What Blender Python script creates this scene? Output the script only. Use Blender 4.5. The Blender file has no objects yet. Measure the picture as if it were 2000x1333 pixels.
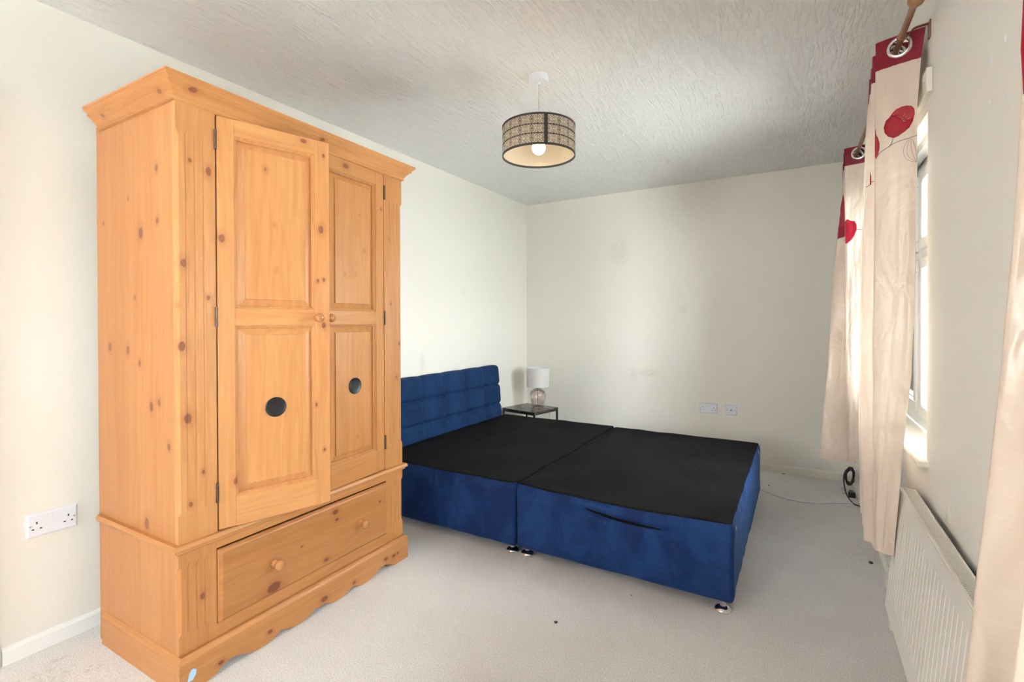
import bpy, bmesh, math, random
from mathutils import Vector, Matrix, noise
PI = math.pi
random.seed(7)
SC = bpy.context.scene
COL = SC.collection

# ------------------------------------------------------------------ camera, world, exposure
cam_d = bpy.data.cameras.new('camera')
cam = bpy.data.objects.new('camera', cam_d); COL.objects.link(cam)
cam_d.sensor_width = 36.0
cam_d.lens = 955.617 / 2000 * 36.0
cam_d.shift_y = -32.38 / 2000
cam_d.clip_start = 0.02
r_ = Vector((0.86169777, 0.50741485, -0.00266924)); u_ = Vector((-0.00140468, 0.00764575, 0.99996978))
f_ = Vector((-0.50741993, 0.86166798, -0.00730108))
M = Matrix((( r_.x, u_.x, -f_.x, 2.42900), (r_.y, u_.y, -f_.y, -4.42594), (r_.z, u_.z, -f_.z, 1.21377), (0, 0, 0, 1)))
cam.matrix_world = M
SC.camera = cam

SC.view_settings.view_transform = 'Standard'
SC.view_settings.look = 'None'
SC.view_settings.gamma = 1.0
SC.view_settings.use_curve_mapping = False
SC.view_settings.exposure = 0.72

W = bpy.data.worlds.new('overcast_sky'); SC.world = W
W.use_nodes = True
nt = W.node_tree; nt.nodes.clear()
wo = nt.nodes.new('ShaderNodeOutputWorld'); bg = nt.nodes.new('ShaderNodeBackground')
bg.inputs['Color'].default_value = (0.985, 0.985, 0.995, 1); bg.inputs['Strength'].default_value = 27.0
nt.links.new(bg.outputs[0], wo.inputs[0])

# hazy sunlight added behind the house to bounce light to the ceiling: it lights the ground outside the windows, never the room directly
added_bounce_sun_d = bpy.data.lights.new('sun', 'SUN'); added_bounce_sun_d.energy = 1000.0; added_bounce_sun_d.angle = math.radians(4); added_bounce_sun_d.color = (1.0, 0.98, 0.95)
sun = bpy.data.objects.new('sun', added_bounce_sun_d); COL.objects.link(sun)
sun.rotation_euler = Vector((0.62, 0.38, -0.70)).to_track_quat('-Z', 'Y').to_euler()
def portal(y0, y1, z0, z1):
    d = bpy.data.lights.new('window_portal', 'AREA'); d.shape = 'RECTANGLE'
    d.size = y1 - y0; d.size_y = z1 - z0
    d.cycles.is_portal = True
    o = bpy.data.objects.new('window_portal', d); COL.objects.link(o)
    o.location = (2.96, (y0 + y1) / 2, (z0 + z1) / 2)
    o.rotation_euler = (PI/2, 0, PI/2)     # facing -x
    return o
WIN1 = (-2.37, -1.07, 0.757, 1.89)
WIN2 = (-5.05, -3.66, 0.757, 1.89)
FILL_WIN = (0.45, 1.00, 1.00, 2.05)          # unseen window added in the near wall to give frontal fill light
portal(*WIN1); portal(*WIN2)
_p = portal(FILL_WIN[0], FILL_WIN[1], FILL_WIN[2], FILL_WIN[3]); _p.location = ((FILL_WIN[0] + FILL_WIN[1])/2, -7.17, (FILL_WIN[2] + FILL_WIN[3])/2); _p.rotation_euler = (PI/2, 0, PI)

# ------------------------------------------------------------------ node helpers
def new_mat(name):
    m = bpy.data.materials.new(name); m.use_nodes = True
    n = m.node_tree.nodes; b = n.get('Principled BSDF')
    return m, m.node_tree, b
def nd(nt, t, **kw):
    n = nt.nodes.new(t)
    for k, v in kw.items():
        if k in n.inputs.keys(): n.inputs[k].default_value = v
        else: setattr(n, k, v)
    return n
def lk(nt, a, b): nt.links.new(a, b)
def plain(name, col, rough=0.5, metal=0.0, spec=0.5, sheen=0.0, coat=0.0):
    m, t, b = new_mat(name)
    b.inputs['Base Color'].default_value = (*col, 1); b.inputs['Roughness'].default_value = rough
    b.inputs['Metallic'].default_value = metal; b.inputs['Specular IOR Level'].default_value = spec
    b.inputs['Sheen Weight'].default_value = sheen; b.inputs['Coat Weight'].default_value = coat
    return m
def objco(t):
    return nd(t, 'ShaderNodeTexCoord').outputs['Object']
def mapping(t, src, scale=(1,1,1), loc=(0,0,0)):
    m = nd(t, 'ShaderNodeMapping'); m.inputs['Scale'].default_value = scale; m.inputs['Location'].default_value = loc
    lk(t, src, m.inputs['Vector']); return m.outputs[0]
def noise_n(t, src, scale, detail=3.0, rough=0.5, dist=0.0):
    n = nd(t, 'ShaderNodeTexNoise'); n.inputs['Scale'].default_value = scale; n.inputs['Detail'].default_value = detail
    n.inputs['Roughness'].default_value = rough; n.inputs['Distortion'].default_value = dist
    lk(t, src, n.inputs['Vector']); return n.outputs['Fac']
def ramp(t, src, stops):
    n = nd(t, 'ShaderNodeValToRGB'); e = n.color_ramp.elements
    while len(e) < len(stops): e.new(0.5)
    for i, (p, c) in enumerate(stops):
        e[i].position = p; e[i].color = (*c, 1) if len(c) == 3 else c
    lk(t, src, n.inputs[0]); return n.outputs[0]
def mixc(t, fac, a, b, mode='MIX'):
    n = nd(t, 'ShaderNodeMix', data_type='RGBA', blend_type=mode)
    for sock, v in ((n.inputs[0], fac), (n.inputs[6], a), (n.inputs[7], b)):
        if hasattr(v, 'is_output'): lk(t, v, sock)
        elif isinstance(v, (int, float)): sock.default_value = v
        else: sock.default_value = (*v, 1)
    return n.outputs[2]
def math_n(t, op, a, b=None, c=None):
    n = nd(t, 'ShaderNodeMath', operation=op)
    for s, v in zip(n.inputs, (a, b, c)):
        if v is None: continue
        if hasattr(v, 'is_output'): lk(t, v, s)
        else: s.default_value = v
    return n.outputs[0]
def maprange(t, v, a, b, c=0.0, d=1.0, smooth=True):
    n = nd(t, 'ShaderNodeMapRange'); n.interpolation_type = 'SMOOTHSTEP' if smooth else 'LINEAR'
    lk(t, v, n.inputs[0])
    for i, x in zip((1,2,3,4), (a, b, c, d)): n.inputs[i].default_value = x
    return n.outputs[0]
def bump(t, b, h, strength=0.3, dist=0.01):
    n = nd(t, 'ShaderNodeBump'); n.inputs['Strength'].default_value = strength; n.inputs['Distance'].default_value = dist
    lk(t, h, n.inputs['Height']); lk(t, n.outputs[0], b.inputs['Normal']); return n
def dist_to(t, src, p, scale=(1,1,1)):
    s = nd(t, 'ShaderNodeVectorMath', operation='SUBTRACT'); lk(t, src, s.inputs[0]); s.inputs[1].default_value = p
    m = nd(t, 'ShaderNodeVectorMath', operation='MULTIPLY'); lk(t, s.outputs[0], m.inputs[0]); m.inputs[1].default_value = scale
    l = nd(t, 'ShaderNodeVectorMath', operation='LENGTH'); lk(t, m.outputs[0], l.inputs[0]); return l.outputs['Value']

# ------------------------------------------------------------------ materials
def pine(name, axis, knots=(), boards=None, tone=1.0):
    """honey pine, grain along axis (0,1,2); knots = (x,y,z,radius) in the object's own coordinates"""
    m, t, b = new_mat(name)
    oc = objco(t)
    oi = nd(t, 'ShaderNodeObjectInfo')
    off = nd(t, 'ShaderNodeVectorMath', operation='SCALE'); lk(t, oi.outputs['Random'], off.inputs['Scale'])
    off.inputs[0].default_value = (13.0, 7.0, 5.0)
    add = nd(t, 'ShaderNodeVectorMath', operation='ADD'); lk(t, oc, add.inputs[0]); lk(t, off.outputs[0], add.inputs[1])
    # warp the grain around the knots
    src = add.outputs[0]
    warp = nd(t, 'ShaderNodeTexNoise'); warp.inputs['Scale'].default_value = 2.2; warp.inputs['Detail'].default_value = 1.0
    lk(t, src, warp.inputs['Vector'])
    wv = nd(t, 'ShaderNodeVectorMath', operation='SCALE'); lk(t, warp.outputs['Color'], wv.inputs[0]); wv.inputs['Scale'].default_value = 0.055
    add2 = nd(t, 'ShaderNodeVectorMath', operation='ADD'); lk(t, src, add2.inputs[0]); lk(t, wv.outputs[0], add2.inputs[1])
    src = add2.outputs[0]
    sc = [46.0]*3; sc[axis] = 1.3
    fine = noise_n(t, mapping(t, src, sc), 1.0, 4.0, 0.6)
    sc = [150.0]*3; sc[axis] = 3.0
    vfine = noise_n(t, mapping(t, src, sc), 1.0, 2.0, 0.6)
    sc = [9.0]*3; sc[axis] = 0.7
    wide = noise_n(t, mapping(t, src, sc), 1.0, 2.0, 0.5)
    rings = math_n(t, 'SINE', math_n(t, 'MULTIPLY', wide, 75.0))
    rings = maprange(t, rings, -0.2, 1.0, 0.0, 1.0)
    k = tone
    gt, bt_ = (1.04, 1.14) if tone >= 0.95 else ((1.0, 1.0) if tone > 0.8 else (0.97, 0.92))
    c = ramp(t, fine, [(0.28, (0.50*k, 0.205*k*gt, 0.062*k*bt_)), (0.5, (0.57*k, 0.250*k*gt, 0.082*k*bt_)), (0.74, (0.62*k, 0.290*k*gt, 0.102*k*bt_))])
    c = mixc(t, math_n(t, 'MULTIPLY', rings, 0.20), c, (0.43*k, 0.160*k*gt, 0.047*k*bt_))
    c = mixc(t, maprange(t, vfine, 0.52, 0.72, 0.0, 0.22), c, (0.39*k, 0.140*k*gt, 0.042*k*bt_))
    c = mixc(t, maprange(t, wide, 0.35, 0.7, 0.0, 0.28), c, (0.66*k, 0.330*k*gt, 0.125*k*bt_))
    if boards:
        ax, wdt = boards
        sx = nd(t, 'ShaderNodeSeparateXYZ'); lk(t, oc, sx.inputs[0])
        cell = math_n(t, 'FLOOR', math_n(t, 'DIVIDE', sx.outputs[ax], wdt))
        wn = nd(t, 'ShaderNodeTexWhiteNoise', noise_dimensions='1D'); lk(t, cell, wn.inputs['W'])
        c = mixc(t, maprange(t, wn.outputs['Value'], 0.0, 1.0, 0.0, 0.55, False), c, (0.42*k, 0.165*k*gt, 0.052*k*bt_))
    for (x, y, z, r) in knots:
        s3 = [1.0/r]*3; s3[axis] = 0.68/r
        d = dist_to(t, oc, (x, y, z), s3)
        d = math_n(t, 'ADD', d, math_n(t, 'MULTIPLY', math_n(t, 'SUBTRACT', vfine, 0.5), 0.5))
        c = mixc(t, maprange(t, d, 1.0, 2.6, 0.40, 0.0), c, (0.40*k, 0.130*k*gt, 0.040*k*bt_))
        c = mixc(t, maprange(t, d, 0.65, 1.05, 0.80, 0.0), c, (0.17*k, 0.050*k*gt, 0.024*k*bt_))
        c = mixc(t, maprange(t, d, 0.2, 0.6, 0.55, 0.0), c, (0.27*k, 0.090*k*gt, 0.040*k*bt_))
    # small pale knocks
    nick = noise_n(t, mapping(t, oc, (60, 60, 60)), 1.0, 1.0)
    nick2 = noise_n(t, mapping(t, oc, (4, 4, 4), (3, 1, 2)), 1.0, 1.0)
    nf = math_n(t, 'MULTIPLY', maprange(t, nick, 0.78, 0.81, 0.0, 0.35), maprange(t, nick2, 0.5, 0.6, 0.0, 1.0))
    c = mixc(t, nf, c, (0.85, 0.62, 0.38))
    lk(t, c, b.inputs['Base Color'])
    b.inputs['Roughness'].default_value = 0.38; b.inputs['Specular IOR Level'].default_value = 0.45
    bump(t, b, fine, 0.08, 0.002)
    return m

def wall_paint(name, col, stains=()):
    m, t, b = new_mat(name)
    oc = objco(t)
    big = noise_n(t, oc, 1.3, 3.0, 0.55); sm = noise_n(t, oc, 9.0, 4.0, 0.6)
    c = mixc(t, maprange(t, big, 0.3, 0.75, 0.0, 0.22), col, tuple(x * y for x, y in zip(col, (0.93, 0.915, 0.88))))
    c = mixc(t, maprange(t, sm, 0.55, 0.75, 0.0, 0.10), c, tuple(x * 0.9 for x in col))
    for (p, s3, rad, amt, colr) in stains:
        d = dist_to(t, oc, p, s3)
        mask = math_n(t, 'MULTIPLY', maprange(t, d, rad * 0.2, rad, amt, 0.0), maprange(t, noise_n(t, oc, 60.0, 6.0, 0.8), 0.35, 0.8))
        c = mixc(t, mask, c, colr)
    lk(t, c, b.inputs['Base Color'])
    b.inputs['Roughness'].default_value = 0.62; b.inputs['Specular IOR Level'].default_value = 0.3
    h = noise_n(t, oc, 160.0, 3.0, 0.6); h2 = noise_n(t, oc, 6.0, 2.0, 0.5)
    hh = math_n(t, 'ADD', math_n(t, 'MULTIPLY', h, 0.25), math_n(t, 'MULTIPLY', h2, 1.2))
    bump(t, b, hh, 0.10, 0.01)
    return m
CREAM = (0.86, 0.83, 0.765)
GREY = (0.33, 0.31, 0.27)
M_wall_left = wall_paint('cream_wall_paint', CREAM, [((0, -1.62, 0.90), (1, 1, 0.4), 0.05, 0.4, GREY), ((0, -1.1, 1.45), (1, 1, 1), 0.04, 0.3, GREY)])
M_wall_far = wall_paint('cream_wall_paint_far', CREAM, [((0.98, 0, 1.86), (1, 1, 0.75), 0.15, 0.42, GREY), ((1.25, 0, 0.74), (0.4, 1, 1), 0.05, 0.5, GREY),
    ((1.12, 0, 0.72), (1, 1, 0.5), 0.05, 0.4, GREY), ((2.6, 0, 0.09), (0.4, 1, 1), 0.06, 0.4, (0.3, 0.24, 0.16)), ((1.55, 0, 1.3), (1, 1, 1), 0.05, 0.35, GREY)])
M_wall_right = wall_paint('cream_wall_paint_right', (0.86, 0.84, 0.79), [((2.785, -2.75, 0.66), (1, 0.6, 1), 0.12, 0.4, (0.6, 0.57, 0.5))])

def ceiling_mat():
    m, t, b = new_mat('artex_ceiling')
    oc = objco(t)
    w = nd(t, 'ShaderNodeTexNoise'); w.inputs['Scale'].default_value = 1.7; w.inputs['Detail'].default_value = 2.0
    lk(t, oc, w.inputs['Vector'])
    ws = nd(t, 'ShaderNodeVectorMath', operation='SCALE'); lk(t, w.outputs['Color'], ws.inputs[0]); ws.inputs['Scale'].default_value = 0.11
    ad = nd(t, 'ShaderNodeVectorMath', operation='ADD'); lk(t, oc, ad.inputs[0]); lk(t, ws.outputs[0], ad.inputs[1])
    strokes = noise_n(t, mapping(t, ad.outputs[0], (78, 8.5, 20)), 1.0, 3.5, 0.55)
    ridge = maprange(t, strokes, 0.48, 0.66)
    blobs = noise_n(t, oc, 42.0, 3.0, 0.55)
    blob = maprange(t, blobs, 0.56, 0.72)
    h = math_n(t, 'ADD', math_n(t, 'MULTIPLY', ridge, 1.0), math_n(t, 'MULTIPLY', blob, 0.55))
    h = math_n(t, 'ADD', h, math_n(t, 'MULTIPLY', noise_n(t, oc, 130.0, 2.0), 0.2))
    bump(t, b, h, 0.6, 0.006)
    big = noise_n(t, oc, 1.1, 3.0)
    c = mixc(t, maprange(t, big, 0.35, 0.7, 0.0, 0.25), (0.90, 0.89, 0.88), (0.87, 0.86, 0.85))
    lk(t, c, b.inputs['Base Color'])
    b.inputs['Roughness'].default_value = 0.32; b.inputs['Specular IOR Level'].default_value = 0.55
    return m
M_ceiling = ceiling_mat()

def carpet_mat():
    m, t, b = new_mat('beige_carpet')
    oc = objco(t)
    f1 = noise_n(t, oc, 190.0, 3.0, 0.7); f2 = noise_n(t, oc, 420.0, 2.0, 0.6); big = noise_n(t, oc, 2.3, 4.0, 0.6)
    c = ramp(t, f1, [(0.30, (0.55, 0.52, 0.50)), (0.5, (0.76, 0.735, 0.72)), (0.68, (0.90, 0.88, 0.87))])
    c = mixc(t, maprange(t, f2, 0.35, 0.65, 0.0, 0.30), c, (0.86, 0.84, 0.825))
    c = mixc(t, maprange(t, big, 0.35, 0.72, 0.0, 0.28), c, (0.60, 0.565, 0.54))
    for (p, rad, amt) in [((0.25, -3.83, 0), 0.16, 0.45), ((0.14, -3.75, 0), 0.035, 0.6), ((0.45, -3.75, 0), 0.12, 0.35), ((0.30, -3.70, 0), 0.05, 0.4),
                          ((2.6, -0.1, 0), 0.35, 0.25), ((2.70, -1.3, 0), 0.25, 0.3), ((1.2, -2.9, 0), 0.2, 0.12)]:
        d = dist_to(t, oc, p)
        mk = math_n(t, 'MULTIPLY', maprange(t, d, rad * 0.3, rad, amt, 0.0), maprange(t, noise_n(t, oc, 48.0, 6.0, 0.75), 0.42, 0.75))
        c = mixc(t, mk, c, (0.23, 0.15, 0.10))
    lk(t, c, b.inputs['Base Color'])
    b.inputs['Roughness'].default_value = 0.95; b.inputs['Specular IOR Level'].default_value = 0.1
    b.inputs['Sheen Weight'].default_value = 0.15
    h = math_n(t, 'ADD', f1, math_n(t, 'MULTIPLY', f2, 0.5))
    bump(t, b, h, 0.45, 0.006)
    return m
M_carpet = carpet_mat()

def velvet(name, dark, light, sheen=0.6):
    m, t, b = new_mat(name)
    oc = objco(t)
    n1 = noise_n(t, mapping(t, oc, (7, 7, 4)), 1.0, 4.0, 0.62, 0.6); n2 = noise_n(t, oc, 260.0, 2.0, 0.6); n3 = noise_n(t, mapping(t, oc, (2.2, 2.2, 9)), 1.0, 2.0)
    c = mixc(t, maprange(t, n1, 0.36, 0.64), dark, light)
    c = mixc(t, maprange(t, n3, 0.55, 0.75, 0.0, 0.35), c, tuple(x * 0.6 for x in dark))
    c = mixc(t, maprange(t, n2, 0.4, 0.7, 0.0, 0.25), c, tuple(x * 0.7 for x in dark))
    lk(t, c, b.inputs['Base Color'])
    b.inputs['Roughness'].default_value = 0.75; b.inputs['Specular IOR Level'].default_value = 0.15
    b.inputs['Sheen Weight'].default_value = sheen; b.inputs['Sheen Roughness'].default_value = 0.35
    b.inputs['Sheen Tint'].default_value = (0.25, 0.5, 1.0, 1)
    bump(t, b, n2, 0.15, 0.002)
    return m
M_velvet = velvet('blue_velvet', (0.005, 0.019, 0.085), (0.010, 0.040, 0.142), 0.24)
M_headboard = velvet('blue_headboard_velvet', (0.0065, 0.027, 0.090), (0.010, 0.037, 0.118), 0.03)

def black_cloth():
    m, t, b = new_mat('black_platform_cloth')
    oc = objco(t)
    n = noise_n(t, oc, 3.0, 4.0, 0.6); f = noise_n(t, oc, 330.0, 2.0); lint = noise_n(t, oc, 95.0, 1.0)
    c = mixc(t, maprange(t, n, 0.3, 0.7), (0.0035, 0.0035, 0.0038), (0.0065, 0.0065, 0.007))
    c = mixc(t, maprange(t, lint, 0.80, 0.83, 0.0, 0.5), c, (0.2, 0.2, 0.2))
    lk(t, c, b.inputs['Base Color']); b.inputs['Roughness'].default_value = 0.85; b.inputs['Specular IOR Level'].default_value = 0.09
    bump(t, b, f, 0.2, 0.002)
    return m
M_black_cloth = black_cloth()

def satin(name, col, col2, rough=0.30, sheen=0.12, spec=0.6):
    m, t, b = new_mat(name)
    oc = objco(t)
    slub = noise_n(t, mapping(t, oc, (9, 9, 420)), 1.0, 2.0, 0.6); big = noise_n(t, oc, 5.0, 3.0, 0.6)
    c = mixc(t, maprange(t, slub, 0.35, 0.7, 0.0, 0.22), col, col2)
    c = mixc(t, maprange(t, big, 0.35, 0.75, 0.0, 0.3), c, col2)
    lk(t, c, b.inputs['Base Color'])
    b.inputs['Roughness'].default_value = rough; b.inputs['Specular IOR Level'].default_value = spec
    b.inputs['Sheen Weight'].default_value = sheen
    # crumpled satin: broad creases plus the slubs
    cr = nd(t, 'ShaderNodeTexNoise'); cr.inputs['Scale'].default_value = 6.0; cr.inputs['Detail'].default_value = 3.0; cr.inputs['Distortion'].default_value = 0.8
    lk(t, mapping(t, oc, (1.6, 1.6, 0.8)), cr.inputs['Vector'])
    h = math_n(t, 'ADD', math_n(t, 'MULTIPLY', cr.outputs['Fac'], 3.0), math_n(t, 'MULTIPLY', slub, 0.035))
    bump(t, b, h, 0.45, 0.014)
    # thin cloth lets some daylight through
    tr = nd(t, 'ShaderNodeBsdfTranslucent'); lk(t, c, tr.inputs['Color'])
    mx = nd(t, 'ShaderNodeMixShader'); mx.inputs[0].default_value = 0.09
    lk(t, b.outputs[0], mx.inputs[1]); lk(t, tr.outputs[0], mx.inputs[2])
    out = [n for n in t.nodes if n.type == 'OUTPUT_MATERIAL'][0]
    lk(t, mx.outputs[0], out.inputs[0])
    return m
M_satin = satin('champagne_satin', (0.70, 0.585, 0.49), (0.61, 0.50, 0.42))
M_burgundy = satin('burgundy_satin', (0.150, 0.004, 0.014), (0.100, 0.003, 0.010), 0.34, 0.0, 0.22)
M_lining = plain('white_lining', (0.82, 0.82, 0.80), 0.8)
M_petal_dark = satin('crimson_satin', (0.30, 0.006, 0.020), (0.22, 0.004, 0.014), 0.38, 0.0, 0.22)
M_petal_light = satin('faded_red_satin', (0.36, 0.028, 0.042), (0.30, 0.02, 0.034), 0.5, 0.0, 0.22)
M_thread = plain('grey_thread', (0.09, 0.075, 0.07), 0.6)
M_thread_pink = plain('dusky_pink_thread', (0.40, 0.26, 0.25), 0.6)
M_thread_silver = plain('silver_thread', (0.45, 0.42, 0.42), 0.5)

M_white = plain('white_plastic', (0.83, 0.85, 0.90), 0.3)
M_white_warm = plain('white_gloss_paint', (0.82, 0.79, 0.70), 0.35)
M_white_gloss = plain('white_skirting_gloss', (0.88, 0.88, 0.87), 0.35)
M_upvc = plain('white_upvc', (0.90, 0.92, 0.92), 0.3)
M_radiator = plain('white_radiator_enamel', (0.82, 0.79, 0.73), 0.32)
M_cavity_shade = plain('painted_cavity_shade', (0.10, 0.095, 0.09), 0.9)
M_slot = plain('socket_slot', (0.03, 0.03, 0.03), 0.6)
M_gasket = plain('grey_gasket', (0.22, 0.22, 0.24), 0.6)
M_screw = plain('steel_screw', (0.55, 0.55, 0.55), 0.3, 1.0)
M_chrome = plain('chrome', (0.80, 0.80, 0.82), 0.08, 1.0)
M_eyelet = plain('brushed_steel_eyelet', (0.72, 0.72, 0.73), 0.22, 1.0)
M_bronze = plain('antique_bronze', (0.34, 0.19, 0.11), 0.38, 0.85)
M_black_metal = plain('black_metal', (0.012, 0.012, 0.013), 0.4)
M_black_plastic = plain('black_plastic', (0.013, 0.013, 0.014), 0.35)
M_hinge = plain('aged_brass_hinge', (0.12, 0.085, 0.065), 0.45, 0.8)
M_knob = pine('varnished_knob_pine', 0, (), None, 0.82)
M_knob.node_tree.nodes['Principled BSDF'].inputs['Roughness'].default_value = 0.2
M_lattice = plain('black_card_lattice', (0.018, 0.016, 0.014), 0.55)
M_tissue = plain('white_tissue', (0.8, 0.8, 0.79), 0.9)
M_fluff = plain('dark_fluff', (0.05, 0.04, 0.035), 0.9)
M_crumb = plain('orange_crumb', (0.42, 0.15, 0.03), 0.8)
M_yellow = plain('yellow_crumb', (0.62, 0.40, 0.08), 0.8)
M_batten = plain('cream_painted_wood', (0.80, 0.78, 0.68), 0.5)
M_ground = plain('pale_paving', (0.50, 0.51, 0.50), 0.9)
M_sticker = plain('pale_blue_sticker', (0.42, 0.66, 0.86), 0.5)
M_flex = plain('cream_flex', (0.82, 0.78, 0.70), 0.5)

def glass_pane():
    m, t, b = new_mat('window_glass'); t.nodes.remove(b)
    out = [n for n in t.nodes if n.type == 'OUTPUT_MATERIAL'][0]
    tr = nd(t, 'ShaderNodeBsdfTransparent'); gl = nd(t, 'ShaderNodeBsdfGlossy'); gl.inputs['Roughness'].default_value = 0.02
    tr.inputs['Color'].default_value = (0.93, 0.97, 0.97, 1)
    fr = nd(t, 'ShaderNodeFresnel'); fr.inputs['IOR'].default_value = 1.25
    mx = nd(t, 'ShaderNodeMixShader'); lk(t, fr.outputs[0], mx.inputs[0]); lk(t, tr.outputs[0], mx.inputs[1]); lk(t, gl.outputs[0], mx.inputs[2])
    lk(t, mx.outputs[0], out.inputs[0]); return m
M_glass = glass_pane()
def pink_glass():
    m, t, b = new_mat('pink_lamp_glass'); t.nodes.remove(b)
    out = [n for n in t.nodes if n.type == 'OUTPUT_MATERIAL'][0]
    tr = nd(t, 'ShaderNodeBsdfTransparent'); gl = nd(t, 'ShaderNodeBsdfGlossy'); gl.inputs['Roughness'].default_value = 0.04
    tr.inputs['Color'].default_value = (0.97, 0.89, 0.87, 1)
    lw = nd(t, 'ShaderNodeLayerWeight'); lw.inputs['Blend'].default_value = 0.35
    f = maprange(t, lw.outputs['Fresnel'], 0.0, 1.0, 0.10, 0.75, False)
    mx = nd(t, 'ShaderNodeMixShader'); lk(t, f, mx.inputs[0]); lk(t, tr.outputs[0], mx.inputs[1]); lk(t, gl.outputs[0], mx.inputs[2])
    lk(t, mx.outputs[0], out.inputs[0]); return m
M_pink_glass = pink_glass()
def shade_mat(name, col, trans, gloss=0.0):
    m, t, b = new_mat(name)
    b.inputs['Base Color'].default_value = (*col, 1); b.inputs['Roughness'].default_value = 0.16 if gloss else 0.85
    b.inputs['Specular IOR Level'].default_value = 0.6 if gloss else 0.1
    tr = nd(t, 'ShaderNodeBsdfTranslucent'); tr.inputs['Color'].default_value = (*col, 1)
    mx = nd(t, 'ShaderNodeMixShader'); mx.inputs[0].default_value = trans
    lk(t, b.outputs[0], mx.inputs[1]); lk(t, tr.outputs[0], mx.inputs[2])
    out = [n for n in t.nodes if n.type == 'OUTPUT_MATERIAL'][0]; lk(t, mx.outputs[0], out.inputs[0]); return m
M_liner = shade_mat('cream_shade_liner', (0.86, 0.79, 0.68), 0.5, 1.0)
M_linen_shade = shade_mat('white_linen_shade', (0.92, 0.90, 0.88), 0.35)
def bulb_mat():
    m, t, b = new_mat('lit_bulb')
    b.inputs['Base Color'].default_value = (0.9, 0.88, 0.8, 1)
    b.inputs['Emission Color'].default_value = (1.0, 0.74, 0.42, 1); b.inputs['Emission Strength'].default_value = 9.0
    return m
M_bulb = bulb_mat()
def marble_mat():
    m, t, b = new_mat('black_marble_top')
    oc = objco(t)
    w = nd(t, 'ShaderNodeTexNoise'); w.inputs['Scale'].default_value = 7.0; w.inputs['Detail'].default_value = 5.0; w.inputs['Distortion'].default_value = 1.6
    lk(t, oc, w.inputs['Vector'])
    v = math_n(t, 'ABSOLUTE', math_n(t, 'SUBTRACT', w.outputs['Fac'], 0.5))
    c = mixc(t, maprange(t, v, 0.0, 0.012, 0.8, 0.0), (0.035, 0.030, 0.028), (0.45, 0.40, 0.36))
    lk(t, c, b.inputs['Base Color']); b.inputs['Roughness'].default_value = 0.22; return m
M_marble = marble_mat()

# ------------------------------------------------------------------ mesh helpers
class MB:
    def __init__(self): self.v = []; self.f = []
    def add(self, vs, fs):
        o = len(self.v); self.v += [tuple(x) for x in vs]; self.f += [tuple(i + o for i in f) for f in fs]; return self
    def box(self, x0, x1, y0, y1, z0, z1):
        return self.add([(x0,y0,z0),(x1,y0,z0),(x1,y1,z0),(x0,y1,z0),(x0,y0,z1),(x1,y0,z1),(x1,y1,z1),(x0,y1,z1)],
                        [(0,3,2,1),(4,5,6,7),(0,1,5,4),(1,2,6,5),(2,3,7,6),(3,0,4,7)])
    def loft(self, loops, closed=True, cap0=True, cap1=True):
        n = len(loops[0]); vs = [p for l in loops for p in l]; fs = []
        for i in range(len(loops) - 1):
            for j in range(n if closed else n - 1):
                k = (j + 1) % n
                fs.append((i*n + j, i*n + k, (i+1)*n + k, (i+1)*n + j))
        if closed and cap0: fs.append(tuple(range(n))[::-1])
        if closed and cap1: fs.append(tuple((len(loops)-1)*n + j for j in range(n)))
        return self.add(vs, fs)
    def lathe(self, prof, org=(0,0,0), axis=2, n=24, cap=True):
        loops = []
        for r, h in prof:
            l = []
            for j in range(n):
                a = 2*PI*j/n; p = [0,0,0]; p[axis] = h; p[(axis+1) % 3] = r*math.cos(a); p[(axis+2) % 3] = r*math.sin(a)
                l.append(tuple(p[i] + org[i] for i in range(3)))
            loops.append(l)
        return self.loft(loops, True, cap, cap)
    def tube(self, pts, r, n=8, closed=False):
        pts = [Vector(p) for p in pts]; loops = []; N = len(pts)
        up = Vector((0.13, 0.31, 0.94)).normalized(); prev = None
        for i, p in enumerate(pts):
            a = pts[(i - 1) % N] if (closed or i > 0) else p
            b = pts[(i + 1) % N] if (closed or i < N - 1) else p
            t = (b - a).normalized()
            if prev is None:
                u = t.cross(up)
                if u.length < 1e-3: u = t.cross(Vector((1, 0, 0)))
            else: u = prev - t * prev.dot(t)
            u.normalize(); prev = u; w = t.cross(u)
            loops.append([tuple(p + u*(r*math.cos(2*PI*j/n)) + w*(r*math.sin(2*PI*j/n))) for j in range(n)])
        if closed:
            loops.append(loops[0]); return self.loft(loops, True, False, False)
        return self.loft(loops, True, True, True)
    def prism(self, poly, axis, a, b):
        """polygon (p,q) in the plane normal to axis, extruded from a to b"""
        def P(p, h):
            o = [0,0,0]; o[axis] = h; o[(axis+1) % 3] = p[0]; o[(axis+2) % 3] = p[1]; return tuple(o)
        return self.loft([[P(p, a) for p in poly], [P(p, b) for p in poly]])
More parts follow.
